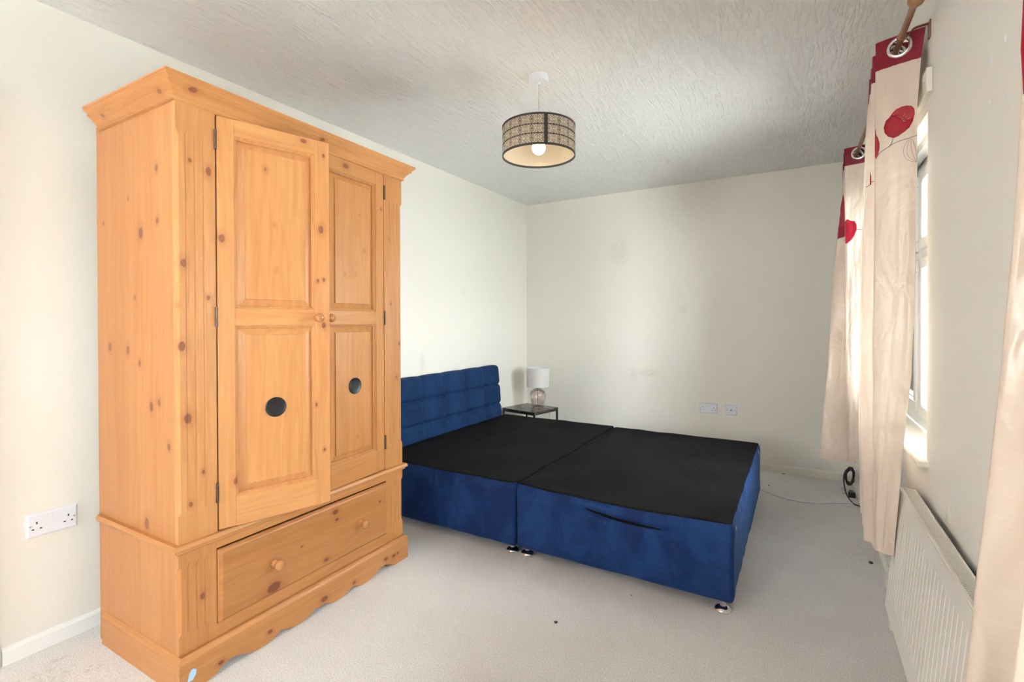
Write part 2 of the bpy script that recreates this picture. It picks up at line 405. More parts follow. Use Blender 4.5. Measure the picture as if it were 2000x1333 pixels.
def mk(name, mb, mat, parent=None, smooth=False, bevel=0.0, merge=False, loc=None, rot=None, segs=2):
    me = bpy.data.meshes.new(name); me.from_pydata(mb.v, [], mb.f)
    bm = bmesh.new(); bm.from_mesh(me)
    if merge: bmesh.ops.remove_doubles(bm, verts=bm.verts, dist=1e-5)
    bmesh.ops.recalc_face_normals(bm, faces=bm.faces)
    bm.to_mesh(me); bm.free()
    if mat: me.materials.append(mat)
    o = bpy.data.objects.new(name, me); COL.objects.link(o)
    if parent: o.parent = parent
    if loc: o.location = loc
    if rot: o.rotation_euler = rot
    if smooth:
        for p in me.polygons: p.use_smooth = True
        if smooth == 'auto':
            try: me.set_sharp_from_angle(angle=math.radians(38))
            except Exception: pass
    if bevel:
        md = o.modifiers.new('bevel', 'BEVEL'); md.width = bevel; md.segments = segs; md.limit_method = 'ANGLE'; md.angle_limit = math.radians(40)
    return o
def tag(o, label, cat, group=None):
    o['label'] = label; o['category'] = cat
    if group: o['group'] = group
    return o
def empty(name, loc=(0,0,0), rz=0.0):
    o = bpy.data.objects.new(name, None); COL.objects.link(o); o.empty_display_size = 0.05
    o.location = loc; o.rotation_euler = (0, 0, rz); return o
def struct(o): o['kind'] = 'structure'; return o
def nz(x, y, z, s=1.0): return noise.noise(Vector((x*s, y*s, z*s)))
def lerp_tab(tab, x):
    if x <= tab[0][0]: return tab[0][1]
    for (a, va), (b, vb) in zip(tab, tab[1:]):
        if x <= b: return va + (vb - va) * (x - a) / (b - a)
    return tab[-1][1]

# ------------------------------------------------------------------ room
H, WX, YN = 2.40, 2.785, -7.0
b = MB(); b.box(-0.25, 3.05, YN - 0.1, 0.1, -0.12, 0.0); struct(mk('floor', b, M_carpet))
b = MB(); b.box(-0.25, 3.05, YN - 0.1, 0.1, H, H + 0.12); struct(mk('ceiling', b, M_ceiling))
b = MB(); b.box(-0.12, 0.0, YN, 0.1, 0.0, H); wall_left = struct(mk('wall_left', b, M_wall_left))
b = MB(); b.box(-0.12, 3.05, 0.0, 0.12, 0.0, H); wall_far = struct(mk('wall_far', b, M_wall_far))
def holed_wall(x0, x1, ys, zs, holes):
    b = MB()
    for i in range(len(ys) - 1):
        for j in range(len(zs) - 1):
            ym = (ys[i] + ys[i+1]) / 2; zm = (zs[j] + zs[j+1]) / 2
            if any(h[0] < ym < h[1] and h[2] < zm < h[3] for h in holes): continue
            for x in (x0, x1):
                b.add([(x, ys[i], zs[j]), (x, ys[i+1], zs[j]), (x, ys[i+1], zs[j+1]), (x, ys[i], zs[j+1])], [(0,1,2,3)])
    rects = list(holes) + [(ys[0], ys[-1], zs[0], zs[-1])]
    for (a, c, d, e) in rects:
        for p, q in (((a,d),(c,d)), ((c,d),(c,e)), ((c,e),(a,e)), ((a,e),(a,d))):
            b.add([(x0, *p), (x1, *p), (x1, *q), (x0, *q)], [(0,1,2,3)])
    return b
ys = sorted({YN, 0.0, WIN1[0], WIN1[1], WIN2[0], WIN2[1]}); zs = [0.0, WIN1[2] - 0.022, WIN1[3], H]
hz = [(w[0], w[1], w[2] - 0.022, w[3]) for w in (WIN1, WIN2)]
wall_right = struct(mk('wall_right', holed_wall(WX, WX + 0.26, ys, zs, hz), M_wall_right))
nb = holed_wall(YN - 0.24, YN, [-0.25, FILL_WIN[0], FILL_WIN[1], 3.05], [0.0, FILL_WIN[2] - 0.022, FILL_WIN[3], H], [(FILL_WIN[0], FILL_WIN[1], FILL_WIN[2] - 0.022, FILL_WIN[3])])
nb.v = [(y, x, z) for x, y, z in nb.v]
struct(mk('wall_near', nb, M_wall_left))
# filled screw holes where an old fixing was taken down, and chipped plaster behind the radiator
for (y, z, h) in [(-2.956, 1.878, 0.016), (-3.067, 1.781, 0.018), (-2.985, 1.775, 0.03), (-3.075, 1.66, 0.014), (-2.976, 1.687, 0.016), (-2.40, 2.185, 0.014)]:
    b = MB(); prof = []
    lo = []
    for j in range(9):
        a = 2*PI*j/9; rr = 1 + 0.3*math.sin(3*a + y*9)
        lo.append((WX, y + 0.0035*rr*math.cos(a), z + h/2*rr*math.sin(a)))
    li = [(WX - 0.002, y + (p[1]-y)*0.55, z + (p[2]-z)*0.55) for p in lo]
    b.loft([lo, li], True, False, True); mk('filler_patch', b, M_white, wall_right, True)
lo = [(WX, -2.60, 0.63), (WX, -2.665, 0.63), (WX, -2.668, 0.66), (WX, -2.655, 0.725), (WX, -2.648, 0.727), (WX, -2.628, 0.68)]
li = [(WX - 0.0022, -2.64 + (p[1] + 2.64)*0.8, 0.665 + (p[2] - 0.665)*0.8) for p in lo]
b = MB(); b.loft([lo, li], True, False, True); mk('chipped_plaster', b, M_white_warm, wall_right, True)

def skirting(name, pts2, mat, h=0.062, t=0.014):
    """run along a wall: pts2 = start, end, inward normal"""
    (ax, ay), (bx, by), (nx, ny) = pts2
    prof = [(0.0, 0.0), (t, 0.0), (t, h*0.80), (t*0.75, h*0.90), (t*0.35, h*0.97), (t*0.2, h), (0.0, h)]
    b = MB(); b.loft([[(ax + nx*o, ay + ny*o, z) for o, z in prof], [(bx + nx*o, by + ny*o, z) for o, z in prof]])
    return struct(mk(name, b, mat))
skirting('baseboard_left', ((0.0, 0.0), (0.0, -3.862), (1, 0)), M_white_gloss)
skirting('baseboard_far', ((0.0, 0.0), (WX, 0.0), (0, -1)), M_white_warm)
skirting('baseboard_right', ((WX, 0.0), (WX, YN), (-1, 0)), M_white_warm, 0.075, 0.018)
# doorway on the left wall beside the camera: architrave and a closed four-panel door (only its edge is in view)
b = MB(); prof = [(0, 0), (0.018, 0.0), (0.018, 0.045), (0.012, 0.058), (0.0, 0.06)]
b.loft([[(o, -3.865 - 0.06 + w, 0.0) for o, w in prof], [(o, -3.865 - 0.06 + w, 2.06) for o, w in prof]])
b.loft([[(o, -4.755 - w + 0.06, 0.0) for o, w in prof], [(o, -4.755 - w + 0.06, 2.06) for o, w in prof]])
b.box(0.0, 0.0175, -4.695, -3.925, 2.0, 2.059)
struct(mk('trim_1', b, M_white_warm))
door1 = MB(); door1.box(0.0, 0.010, -4.69, -3.93, 0.005, 2.0); door1 = struct(mk('door_1', door1, M_white_warm))
for (y0, y1, z0, z1) in [(-4.60, -4.36, 1.05, 1.88), (-4.26, -4.02, 1.05, 1.88), (-4.60, -4.36, 0.2, 0.9), (-4.26, -4.02, 0.2, 0.9)]:
    b = MB(); b.loft([[(0.010, y0, z0), (0.010, y1, z0), (0.010, y1, z1), (0.010, y0, z1)],
                      [(0.015, y0+.02, z0+.02), (0.015, y1-.02, z0+.02), (0.015, y1-.02, z1-.02), (0.015, y0+.02, z1-.02)]], True, False, True)
    mk('panel', b, M_white_warm, door1)

# windows: white frame, two lights each with a top-hung fanlight over a casement
def window(idx, w):
    y0, y1, z0, z1 = w; x0, x1 = 2.872, 2.935
    root = struct(empty('window_%d' % idx, (0, 0, 0)))  # window_3 is the added fill-light window, out of view
    b = MB(); t = 0.052
    b.box(x0, x1, y0, y1, z1 - t, z1); b.box(x0, x1, y0, y1, z0, z0 + t)
    b.box(x0, x1, y0, y0 + t, z0 + t, z1 - t); b.box(x0, x1, y1 - t, y1, z0 + t, z1 - t)
    mk('window_frame', b, M_upvc, root, bevel=0.004)
    zt = 1.49
    b = MB(); ym = (y0 + y1) / 2; b.box(x0 + .001, x1 - .001, ym - 0.035, ym + 0.035, z0 + t, z1 - t); mk('mullion', b, M_upvc, root, bevel=0.004)
    for (a, c) in ((y0 + t, ym - 0.035), (ym + 0.035, y1 - t)):
        b = MB(); b.box(x0 + .002, x1 - .002, a, c, zt - 0.02, zt + 0.02); mk('transom', b, M_upvc, root, bevel=0.003)
        for (d, e) in ((zt + 0.02, z1 - t), (z0 + t, zt - 0.02)):
            s = 0.045; b = MB(); xa, xb = x0 - 0.008, x1 - 0.012
            b.box(xa, xb, a, c, e - s, e); b.box(xa, xb, a, c, d, d + s); b.box(xa, xb, a, a + s, d + s, e - s); b.box(xa, xb, c - s, c, d + s, e - s)
            sash = mk('sash', b, M_upvc, root, bevel=0.004)
            b = MB(); b.box(x0 + 0.02, x0 + 0.026, a + s - .004, c - s + .004, d + s - .004, e - s + .004); mk('pane', b, M_glass, sash)
            b = MB(); g = 0.004
            for (p, q, r, u) in ((a+s, c-s, e-s-g, e-s), (a+s, c-s, d+s, d+s+g), (a+s, a+s+g, d+s+g, e-s-g), (c-s-g, c-s, d+s+g, e-s-g)):
                b.box(x0 + 0.012, x0 + 0.030, p, q, r, u)
            mk('gasket', b, M_gasket, sash)
    # old blind headrail under the head of the reveal
    b = MB(); b.box(2.825, 2.862, y0 + 0.02, y1 - 0.02, z1 - 0.028, z1 - 0.002); mk('blind_headrail', b, plain('grey_headrail', (0.45, 0.47, 0.47), 0.4), root, bevel=0.003)
    # window board
    b = MB(); b.box(2.757, 2.874, y0 - 0.032, y1 + 0.032, z0 - 0.021, z0); mk('sill', b, M_white_warm, root, bevel=0.006)
    return root
window(1, WIN1); window(2, WIN2)
fill_win = window(3, (-FILL_WIN[1], -FILL_WIN[0], FILL_WIN[2], FILL_WIN[3])); fill_win.rotation_euler = (0, 0, -PI/2); fill_win.location = (0.0, YN + 2.785, 0)  # window added for fill light, out of view behind the camera
b = MB(); b.box(-40.0, 40.0, -40.0, 40.0, -2.75, -2.65); struct(mk('ground', b, M_ground))

# batten above window 1
b = MB(); b.box(WX - 0.016, WX, -2.442, -1.0, 1.928, 2.005)
bt = tag(mk('curtain_batten', b, M_batten, None, bevel=0.003), 'cream painted wooden batten screwed to the wall above the window', 'batten')
b = MB(); b.lathe([(0.0045, 0), (0.0045, -0.0025), (0.003, -0.003)], (WX - 0.016, -2.41, 1.967), 0, 10); mk('screw', b, M_screw, bt)

# ------------------------------------------------------------------ wardrobe
WR = tag(empty('wardrobe', (0.690, -2.535, 0.0), math.radians(1.0)), 'large honey pine double wardrobe with one drawer, left door ajar', 'wardrobe')
YL, YR, XF, XB = -1.074, -0.012, -0.025, -0.588
ZC = 1.936
PV = lambda n, kn=(), bd=None, tone=1.0: pine(n, 2, kn, bd, tone)
P_side = pine('pine_side_shaded', 2, [(-.254, YL, 1.523, .016), (-.146, YL, 1.732, .010), (-.142, YL, 1.555, .009), (-.49, YL, 1.121, .013), (-.353, YL, 1.113, .012),
    (-.269, YL, 1.069, .009), (-.19, YL, .923, .013), (-.139, YL, .94, .010), (-.078, YL, .799, .009), (-.535, YL, 1.584, .006), (-.343, YL, 1.654, .005), (-.228, YL, .515, .016), (-.30, YL, 1.30, .006)], (0, 0.093), 0.78)  # same pine darkened: shade on the wardrobe's side put into the colour
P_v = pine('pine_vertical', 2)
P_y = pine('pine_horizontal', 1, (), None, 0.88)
P_x = pine('pine_depthwise_shaded', 0, (), None, 0.76)  # darkened along with the side panels, shade put into the tone
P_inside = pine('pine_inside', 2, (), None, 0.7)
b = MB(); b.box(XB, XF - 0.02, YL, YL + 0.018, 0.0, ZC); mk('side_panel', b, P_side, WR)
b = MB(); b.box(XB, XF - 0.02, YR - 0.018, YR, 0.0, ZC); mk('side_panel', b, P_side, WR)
b = MB(); b.box(XB, XB + 0.008, YL + .018, YR - .018, 0.08, ZC); mk('back_panel', b, P_inside, WR)
b = MB(); b.box(XB + .008, XF - .022, YL + .018, YR - .018, 0.452, 0.472); mk('shelf', b, P_inside, WR)
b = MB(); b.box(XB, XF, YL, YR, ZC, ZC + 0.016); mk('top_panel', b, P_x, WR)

def pilaster(y0, y1, z0, z1, g0, g1, cham_left, mat, nm='stile'):
    """front stile with three flutes and a stopped chamfer on its outer corner"""
    w = y1 - y0; d = 0.022
    def sec(z, groove):
        pts = []
        c = 0.009 * groove
        N = []
        if cham_left:
            N += [(-c, 0.0), (0.0, c * 1.0 + 1e-4)]
        else:
            N += [(0.0, 0.0), (0.0, 1e-4)]
        fl = [0.27, 0.49, 0.71] if cham_left else [0.29, 0.51, 0.73]
        for f in fl:
            y = f * w; gw = 0.0058
            N += [(0, y - gw), (-0.0032*groove, y - gw*0.45), (-0.0042*groove, y), (-0.0032*groove, y + gw*0.45), (0, y + gw)]
        if cham_left: N += [(0.0, w - 1e-4), (0.0, w)]
        else: N += [(0.0, w - c - 1e-4), (-c, w)]
        pts = [(XF + a, y0 + yy, z) for a, yy in N]
        pts += [(XF - d, y1, z), (XF - d, y0, z)]
        return pts
    b = MB(); b.loft([sec(z0, 0), sec(g0 - .012, 0), sec(g0, 1), sec(g1, 1), sec(g1 + .012, 0), sec(z1, 0)])
    return mk(nm, b, mat, WR)
P_pil = pine('pine_left_stile', 2, [(XF, -1.051, 1.407, .011), (XF, -.973, 1.296, .007), (XF, -.97, 1.729, .011), (XF, -1.072, 1.269, .006), (XF, -1.059, 1.133, .013),
    (XF, -1.042, .893, .014), (XF, -.993, .703, .006), (XF, -1.034, .605, .007), (XF, -1.03, 1.75, .006)], None, 1.0)
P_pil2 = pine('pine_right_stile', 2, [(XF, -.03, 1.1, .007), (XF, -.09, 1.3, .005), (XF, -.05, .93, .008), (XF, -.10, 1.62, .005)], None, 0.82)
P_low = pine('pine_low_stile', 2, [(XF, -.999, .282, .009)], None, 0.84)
pilaster(YL, -0.948, 0.482, ZC, 0.585, 1.83, True, P_pil)
pilaster(-0.136, YR, 0.482, ZC, 0.60, 1.80, False, P_pil2)
pilaster(YL, -0.952, 0.0, 0.452, 0.19, 0.40, True, P_low, 'base_stile')
pilaster(-0.130, YR, 0.0, 0.452, 0.20, 0.40, False, P_low, 'base_stile')
b = MB(); b.box(XF - .02, XF, -0.952, -0.130, 0.425, 0.452); mk('upper_rail', b, P_y, WR)
b = MB(); b.box(XF - .02, XF, -0.952, -0.130, 0.05, 0.162); mk('lower_rail', b, pine('pine_rail_orange', 1, (), None, 0.85), WR)

def moulding(nm, prof, xb, yl, yr, xf, mf, ms):
    """mitred run round the left end, the front and the right end; prof = (outward offset, z)"""
    f = MB(); f.loft([[(xf + o, yl - o, z) for o, z in prof], [(xf + o, yr + o, z) for o, z in prof]]); mk(nm, f, mf, WR, 'auto')
    l = MB(); l.loft([[(xb, yl - o, z) for o, z in prof], [(xf + o, yl - o, z) for o, z in prof]]); mk(nm, l, ms, WR, 'auto')
    r = MB(); r.loft([[(xb, yr + o, z) for o, z in prof], [(xf + o, yr + o, z) for o, z in prof]]); mk(nm, r, ms, WR, 'auto')
corn = [(-0.02, 1.933), (0.006, 1.933), (0.010, 1.936), (0.011, 1.941), (0.009, 1.946), (0.013, 1.950), (0.016, 1.955), (0.022, 1.964), (0.030, 1.972), (0.037, 1.977),
        (0.039, 1.980), (0.037, 1.983), (0.042, 1.988), (0.047, 1.992), (0.050, 1.995), (0.050, 1.998), (0.053, 2.000), (0.053, 2.006), (-0.02, 2.006)]
P_corn = pine('pine_cornice', 1, [(0.008, -1.035, 1.972, .011), (0.008, -.525, 1.975, .009)])
P_corns = pine('pine_cornice_side_shaded', 0, [(-.47, -1.095, 1.968, .009), (-.075, -1.095, 1.965, .009)], None, 0.76)  # cornice ends carry the same painted shade as the side panels
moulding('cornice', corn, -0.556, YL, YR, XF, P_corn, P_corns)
mid = [(-0.01, 0.452), (0.006, 0.452), (0.010, 0.456), (0.010, 0.460), (0.017, 0.463), (0.020, 0.470), (0.018, 0.477), (0.013, 0.482), (-0.01, 0.482)]
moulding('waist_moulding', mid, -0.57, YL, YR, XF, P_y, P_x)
# plinth: scalloped front, plain ends, moulded top edge
PYL, PYR, PZ = -1.086, 0.0, 0.100
sc = [(0.0, 0.0), (0.095, 0.0), (0.108, 0.003), (0.125, 0.012), (0.150, 0.026), (0.168, 0.029), (0.190, 0.026), (0.215, 0.016), (0.245, 0.005), (0.275, 0.0005), (0.30, 0.0), (0.325, 0.004),
      (0.345, 0.012), (0.360, 0.019), (0.372, 0.019), (0.390, 0.010), (0.42, 0.002), (0.452, 0.0), (0.475, 0.003), (0.495, 0.010), (0.513, 0.018), (0.530, 0.020), (0.543, 0.018)]
low = sc + [(1.086 - a, z) for a, z in reversed(sc[:-1])]
poly = [(PYL + a, z) for a, z in low] + [(PYR, PZ), (PYL, PZ)]
P_pl = pine('pine_plinth', 1, [(0, -.52, .040, .013), (0, -.769, .04, .008), (0, -.953, .035, .008), (0, -.158, .055, .009), (0, -.104, .048, .009), (0, -.358, .034, .008), (0, -.075, .05, .006)], None, 0.82)
b = MB(); b.prism(poly, 0, -0.02, 0.0); pl = mk('plinth_front', b, P_pl, WR)
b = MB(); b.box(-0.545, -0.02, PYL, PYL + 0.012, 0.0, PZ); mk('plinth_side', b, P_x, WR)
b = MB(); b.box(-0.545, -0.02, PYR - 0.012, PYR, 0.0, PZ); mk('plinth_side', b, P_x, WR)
ptop = [(-0.02, PZ), (0.0, PZ), (-0.001, PZ + 0.004), (-0.004, PZ + 0.009), (-0.009, PZ + 0.013), (-0.011, PZ + 0.016), (-0.02, PZ + 0.016)]
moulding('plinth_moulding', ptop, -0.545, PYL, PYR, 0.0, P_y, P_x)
# torn corner of a sticker
b = MB(); b.add([(0.001, -1.064, .036), (0.001, -1.046, .034), (0.001, -1.036, .048), (0.001, -1.034, .062), (0.001, -1.042, .070), (0.001, -1.050, .071), (0.001, -1.058, .058), (0.001, -1.060, .046)], [tuple(range(8))])
st = mk('sticker_remnant', b, M_sticker, WR); st['label'] = 'torn pale blue sticker remnant'

def knob(parent, x, y, z, s=1.0):
    prof = [(0.0, 0.0), (0.015*s, 0.0), (0.016*s, 0.004*s), (0.0125*s, 0.008*s), (0.0095*s, 0.013*s), (0.0105*s, 0.018*s), (0.0155*s, 0.022*s), (0.0185*s, 0.028*s), (0.0185*s, 0.033*s), (0.0155*s, 0.039*s), (0.009*s, 0.0425*s), (0.0, 0.0435*s)]
    b = MB(); b.lathe(prof, (0, 0, 0), 0, 24, False)
    return mk('knob', b, M_knob, parent, True, loc=(x, y, z), merge=True)
def rect_loop(y0, y1, z0, z1, ins, x): return [(x, y0 + ins, z0 + ins), (x, y1 - ins, z0 + ins), (x, y1 - ins, z1 - ins), (x, y0 + ins, z1 - ins)]
def wardrobe_door(hy, sgn, ang, disc_z, knots, tone):
    Wd, z0, z1, T = 0.400, 0.486, 1.930, 0.024
    Y = lambda u: sgn * u
    def kk(lst): return [(0.0, Y(u), z, r) for u, z, r in lst]
    mv = pine('pine_door', 2, kk(knots), None, tone); mh = pine('pine_door_rail', 1, kk(knots), None, tone)
    def bx(b, u0, u1, za, zb, x0=-T, x1=0.0): a, c = sorted((Y(u0), Y(u1))); return b.box(x0, x1, a, c, za, zb)
    s = 0.058
    b = MB(); bx(b, 0.003, s, z0, z1); bx(b, Wd - s, Wd, z0, z1)
    d = mk('door', b, mv, WR, bevel=0.002, loc=(XF + 0.001, hy, 0), rot=(0, 0, ang))
    for (za, zb) in ((z0, 0.590), (1.200, 1.259), (1.872, z1)):
        b = MB(); bx(b, s, Wd - s, za, zb, -T, -0.0004); mk('rail', b, mh, d)
    for (za, zb) in ((0.590, 1.200), (1.259, 1.872)):
        a, c = sorted((Y(s), Y(Wd - s)))
        L = [(0.0, -0.0006), (0.0006, -0.004), (0.003, -0.0045), (0.0055, -0.006), (0.0062, -0.009), (0.009, -0.0095), (0.0105, -0.012), (0.011, -0.0185), (0.0125, -0.0185), (0.035, -0.0105), (0.0358, -0.0055)]
        b = MB(); b.loft([rect_loop(a, c, za, zb, i, x) for i, x in L], True, False, True)
        p = mk('panel', b, mv, d)
    knob(d, 0.0, Y(Wd - (0.052 if sgn > 0 else 0.040)), 1.228, 0.95)
    b = MB(); b.lathe([(0.037, -0.0045), (0.037, -0.001), (0.0355, 0.0005), (0.0335, 0.0002), (0.0325, -0.001), (0.031, -0.0015), (0.012, -0.0015), (0.0115, -0.001), (0.0035, -0.001), (0.003, 0.0), (0.0005, 0.0004)], (0, 0, 0), 0, 36)
    dd = mk('vent_disc', b, M_black_plastic, d, 'auto', loc=(0.0, Y(0.194), disc_z)); dd['label'] = 'round black plastic disc'
    for z in (1.845, 1.230, 0.618):
        b = MB()
        for q, (h0, h1) in enumerate(((-.034, -.019), (-.0185, .034))): b.lathe([(0.0045, h0), (0.0045, h1)], (0.003, 0, 0), 2, 10)
        b.box(-0.012, 0.001, -0.0015, 0.0015, -0.034, 0.034)
        mk('hinge', b, M_hinge, d, loc=(0.0005, Y(-0.001), z))
    return d
wardrobe_door(-0.947, 1, math.radians(-17.2), 0.893,
    [(.018, 1.505, .012), (.163, 1.777, .008), (.194, 1.577, .006), (.199, 1.409, .006), (.30, 1.915, .010), (.378, 1.875, .006), (.366, 1.579, .012), (.377, 1.380, .006), (.353, 1.375, .006), (.376, 1.198, .009), (.058, .645, .010), (.345, .884, .006), (.376, .70, .006)], 1.0)
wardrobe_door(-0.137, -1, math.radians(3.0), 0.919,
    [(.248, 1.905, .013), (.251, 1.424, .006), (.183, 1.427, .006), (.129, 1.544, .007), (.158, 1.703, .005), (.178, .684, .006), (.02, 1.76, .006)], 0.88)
# drawer, its front slightly proud of the rails
XD = -0.012
P_dr = pine('pine_drawer', 1, [(XD, -.744, .193, .022), (XD, -.45, .382, .012), (XD, -.442, .347, .008), (XD, -.5, .195, .009), (XD, -.184, .342, .006), (XD, -.62, .30, .004)], None, 0.74)
y0, y1, z0, z1 = -0.950, -0.132, 0.164, 0.419
L = [(0.0, -0.03), (0.0, -0.022), (0.003, -0.018), (0.008, -0.014), (0.011, -0.0125), (0.0125, XD)]
b = MB(); b.loft([rect_loop(y0, y1, z0, z1, i, x) for i, x in L], True, True, True)
dr = mk('drawer', b, P_dr, WR)
knob(dr, XD, -.741, .284, 1.05); knob(dr, XD, -.307, .283, 1.05)

# ------------------------------------------------------------------ divan bed
BED = tag(empty('divan_bed', (1.15, -1.46, 0.0)), 'navy blue velvet double divan bed base with tufted headboard, no mattress', 'bed')
def bpar(o):
    o.parent = BED; o.matrix_parent_inverse = Matrix.Translation((-1.15, 1.46, 0)); return o
def rrect(x0, x1, y0, y1, r, step=0.022):
    pts = []
    cs = [(x1 - r, y0 + r, -PI/2), (x1 - r, y1 - r, 0), (x0 + r, y1 - r, PI/2), (x0 + r, y0 + r, PI)]
    n = 6
    for i, (cx, cy, a0) in enumerate(cs):
        for k in range(n + 1):
            a = a0 + PI/2*k/n; pts.append((cx + r*math.cos(a), cy + r*math.sin(a)))
        nx, ny, na = cs[(i + 1) % 4]
        ex, ey = pts[-1]; sx, sy = nx + r*math.cos(na), ny + r*math.sin(na)
        d = math.hypot(sx - ex, sy - ey); m = max(1, int(d/step))
        for k in range(1, m): pts.append((ex + (sx - ex)*k/m, ey + (sy - ey)*k/m))
    return pts
def divan(x0, x1, y0, y1, ztop, sag, slit):
    zb = 0.046; lo = rrect(x0, x1, y0, y1, 0.022)
    cx, cy = (x0 + x1)/2, (y0 + y1)/2
    def near(p): return p[1] < y0 + 0.004
    def topz(p):
        z = ztop + 0.003*nz(p[0], p[1], 3.1, 6)
        if abs(p[1] - y0) < 0.03:
            t = (p[0] - x0)/(x1 - x0); z -= sag*max(0.0, math.sin(PI*min(1, max(0, t))))**1.0
        if abs(p[0] - x1) < 0.03: t = (p[1] - y0)/(y1 - y0); z -= 0.3*sag*math.sin(PI*min(1, max(0, t)))
        return z
    levels = [i/30 for i in range(31)]
    loops = []
    for l in levels:
        L = []
        for p in lo:
            zt = topz(p); z = zb + (zt - zb)*l
            d = 0.004*nz(p[0], p[1], z, 9) + 0.003*nz(p[0] + 7, p[1], z*0.4, 14)
            if l > 0.93: d -= 0.010*((l - 0.93)/0.07)**2
            if l < 0.05: d -= 0.008*((0.05 - l)/0.05)
            # slight batten ridge where cloth turns in under the lid
            d += 0.003*math.exp(-((l - 0.86)/0.04)**2)
            dx, dy = p[0] - cx, p[1] - cy
            ax = dx/((x1 - x0)/2); ay = dy/((y1 - y0)/2)
            nxv, nyv = (ax**9, ay**9); m = math.hypot(nxv, nyv) or 1
            q = [p[0] + d*nxv/m, p[1] + d*nyv/m]
            if slit and near(p):
                s = (p[0] - 1.50)/0.47
                if 0 <= s <= 1:
                    zc = zt - 0.038 - 0.030*s - 0.012*math.sin(PI*s)
                    wv = 0.0070*math.sin(PI*s**0.8)**0.8 + 0.0015
                    e = (z - zc)/wv
                    q[1] += 0.040*math.exp(-e*e*0.9)*min(1, 6*s, 5*(1 - s))
                    e2 = (z - zc - 0.030)/0.018; q[1] -= 0.007*math.exp(-e2*e2)*math.sin(PI*s)
            L.append((q[0], q[1], z))
        loops.append(L)
    if slit:
        # denser rows near the opening: resample by adding mid rows in the upper part
        dense = []
        for i in range(len(loops) - 1):
            dense.append(loops[i])
            if i >= 20:
                pass
        dense.append(loops[-1]); loops = dense
    b = MB(); b.loft(loops, True, True, False)
    base = bpar(mk('divan_base', b, M_velvet, None, True))
    # black platform cloth stretched over the top
    topl = loops[-1]; TL = []
    K = 34
    for k in range(K + 1):
        f = 1 - k/K; row = []
        for p in topl:
            x = cx + (p[0] - cx)*f*0.9985; y = cy + (p[1] - cy)*f*0.9985
            w = min(1, k/4)
            zin = ztop + 0.0015 - 0.004*w
            edge = p[2] - ztop
            z = zin + edge*max(0, 1 - k/14)**1.5
            z += w*(0.0065*nz(x, y, 0, 3.1) + 0.0045*abs(nz(x*1.0 + 0.35*y, y*0.25, 2, 9)) + 0.003*math.exp(-((x - x0 - 0.35 - 0.3*(y - y0))/0.018)**2)*(0.5 + 0.5*nz(x, y, 5, 4)))
            row.append((x, y, z + 0.002))
        TL.append(row)
    for li in (-1, -2, -3, -4):
        skirt = []
        for p, q in zip(topl, loops[li]):
            join = abs(p[0] - 1.165) < 0.022 and y0 + 0.035 < p[1] < y1 - 0.035
            skirt.append((q[0] + (0.0016 if p[0] > cx else -0.0016), q[1], q[2] + 0.0012) if join else (p[0], p[1], p[2] + 0.0005))
        TL.insert(0, skirt)
    b = MB(); b.loft(TL, True, False, False); bpar(mk('platform_cloth', b, M_black_cloth, None, True))
    if slit:
        b = MB(); loA = []; loB = []
        for i in range(25):
            s = 0.03 + 0.94*i/24; x = 1.50 + 0.47*s; p = (x, y0); zt = topz(p)
            zc = zt - 0.038 - 0.030*s - 0.012*math.sin(PI*s); wv = (0.0070*math.sin(PI*s**0.8)**0.8 + 0.0015)*0.7
            loA.append((x, y0 + 0.0125, zc - wv)); loB.append((x, y0 + 0.0125, zc + wv))
        b.loft([loA, loB], False); sl = mk('torn_slit_shade', b, M_black_cloth, base); sl.matrix_parent_inverse = Matrix.Translation((0, 0, 0)); sl['label'] = 'dark shade strip inside the gaping slit under the lid edge'  # dark strip put in to paint the shade within the slit
    return base
divan(0.130, 1.163, -2.25, -0.655, 0.370, 0.004, False)
divan(1.168, 2.196, -2.25, -0.690, 0.372, 0.016, True)
def glide(x, y):
    prof = [(0.0, 0.0), (0.030, 0.0), (0.0345, 0.001), (0.035, 0.005), (0.0315, 0.011), (0.022, 0.017), (0.013, 0.021), (0.012, 0.046), (0.0, 0.046)]
    b = MB(); b.lathe(prof, (x, y, 0.0), 2, 32, False); bpar(mk('glide_foot', b, M_chrome, None, 'auto', merge=True))
for x, y in ((0.20, -2.18), (1.120, -2.203), (1.206, -2.197), (2.152, -2.220), (0.20, -0.74), (1.12, -0.74), (1.206, -0.78), (2.14, -0.78)): glide(x, y)
# plastic lid catches on the foot end
for (y, z) in ((-2.18, 0.335), (-0.86, 0.350)):
    b = MB(); b.box(2.190, 2.199, y - 0.006, y + 0.006, z - 0.008, z + 0.008); c_ = bpar(mk('linking_bar', b, M_screw, None)); c_['label'] = 'small pale metal fitting'
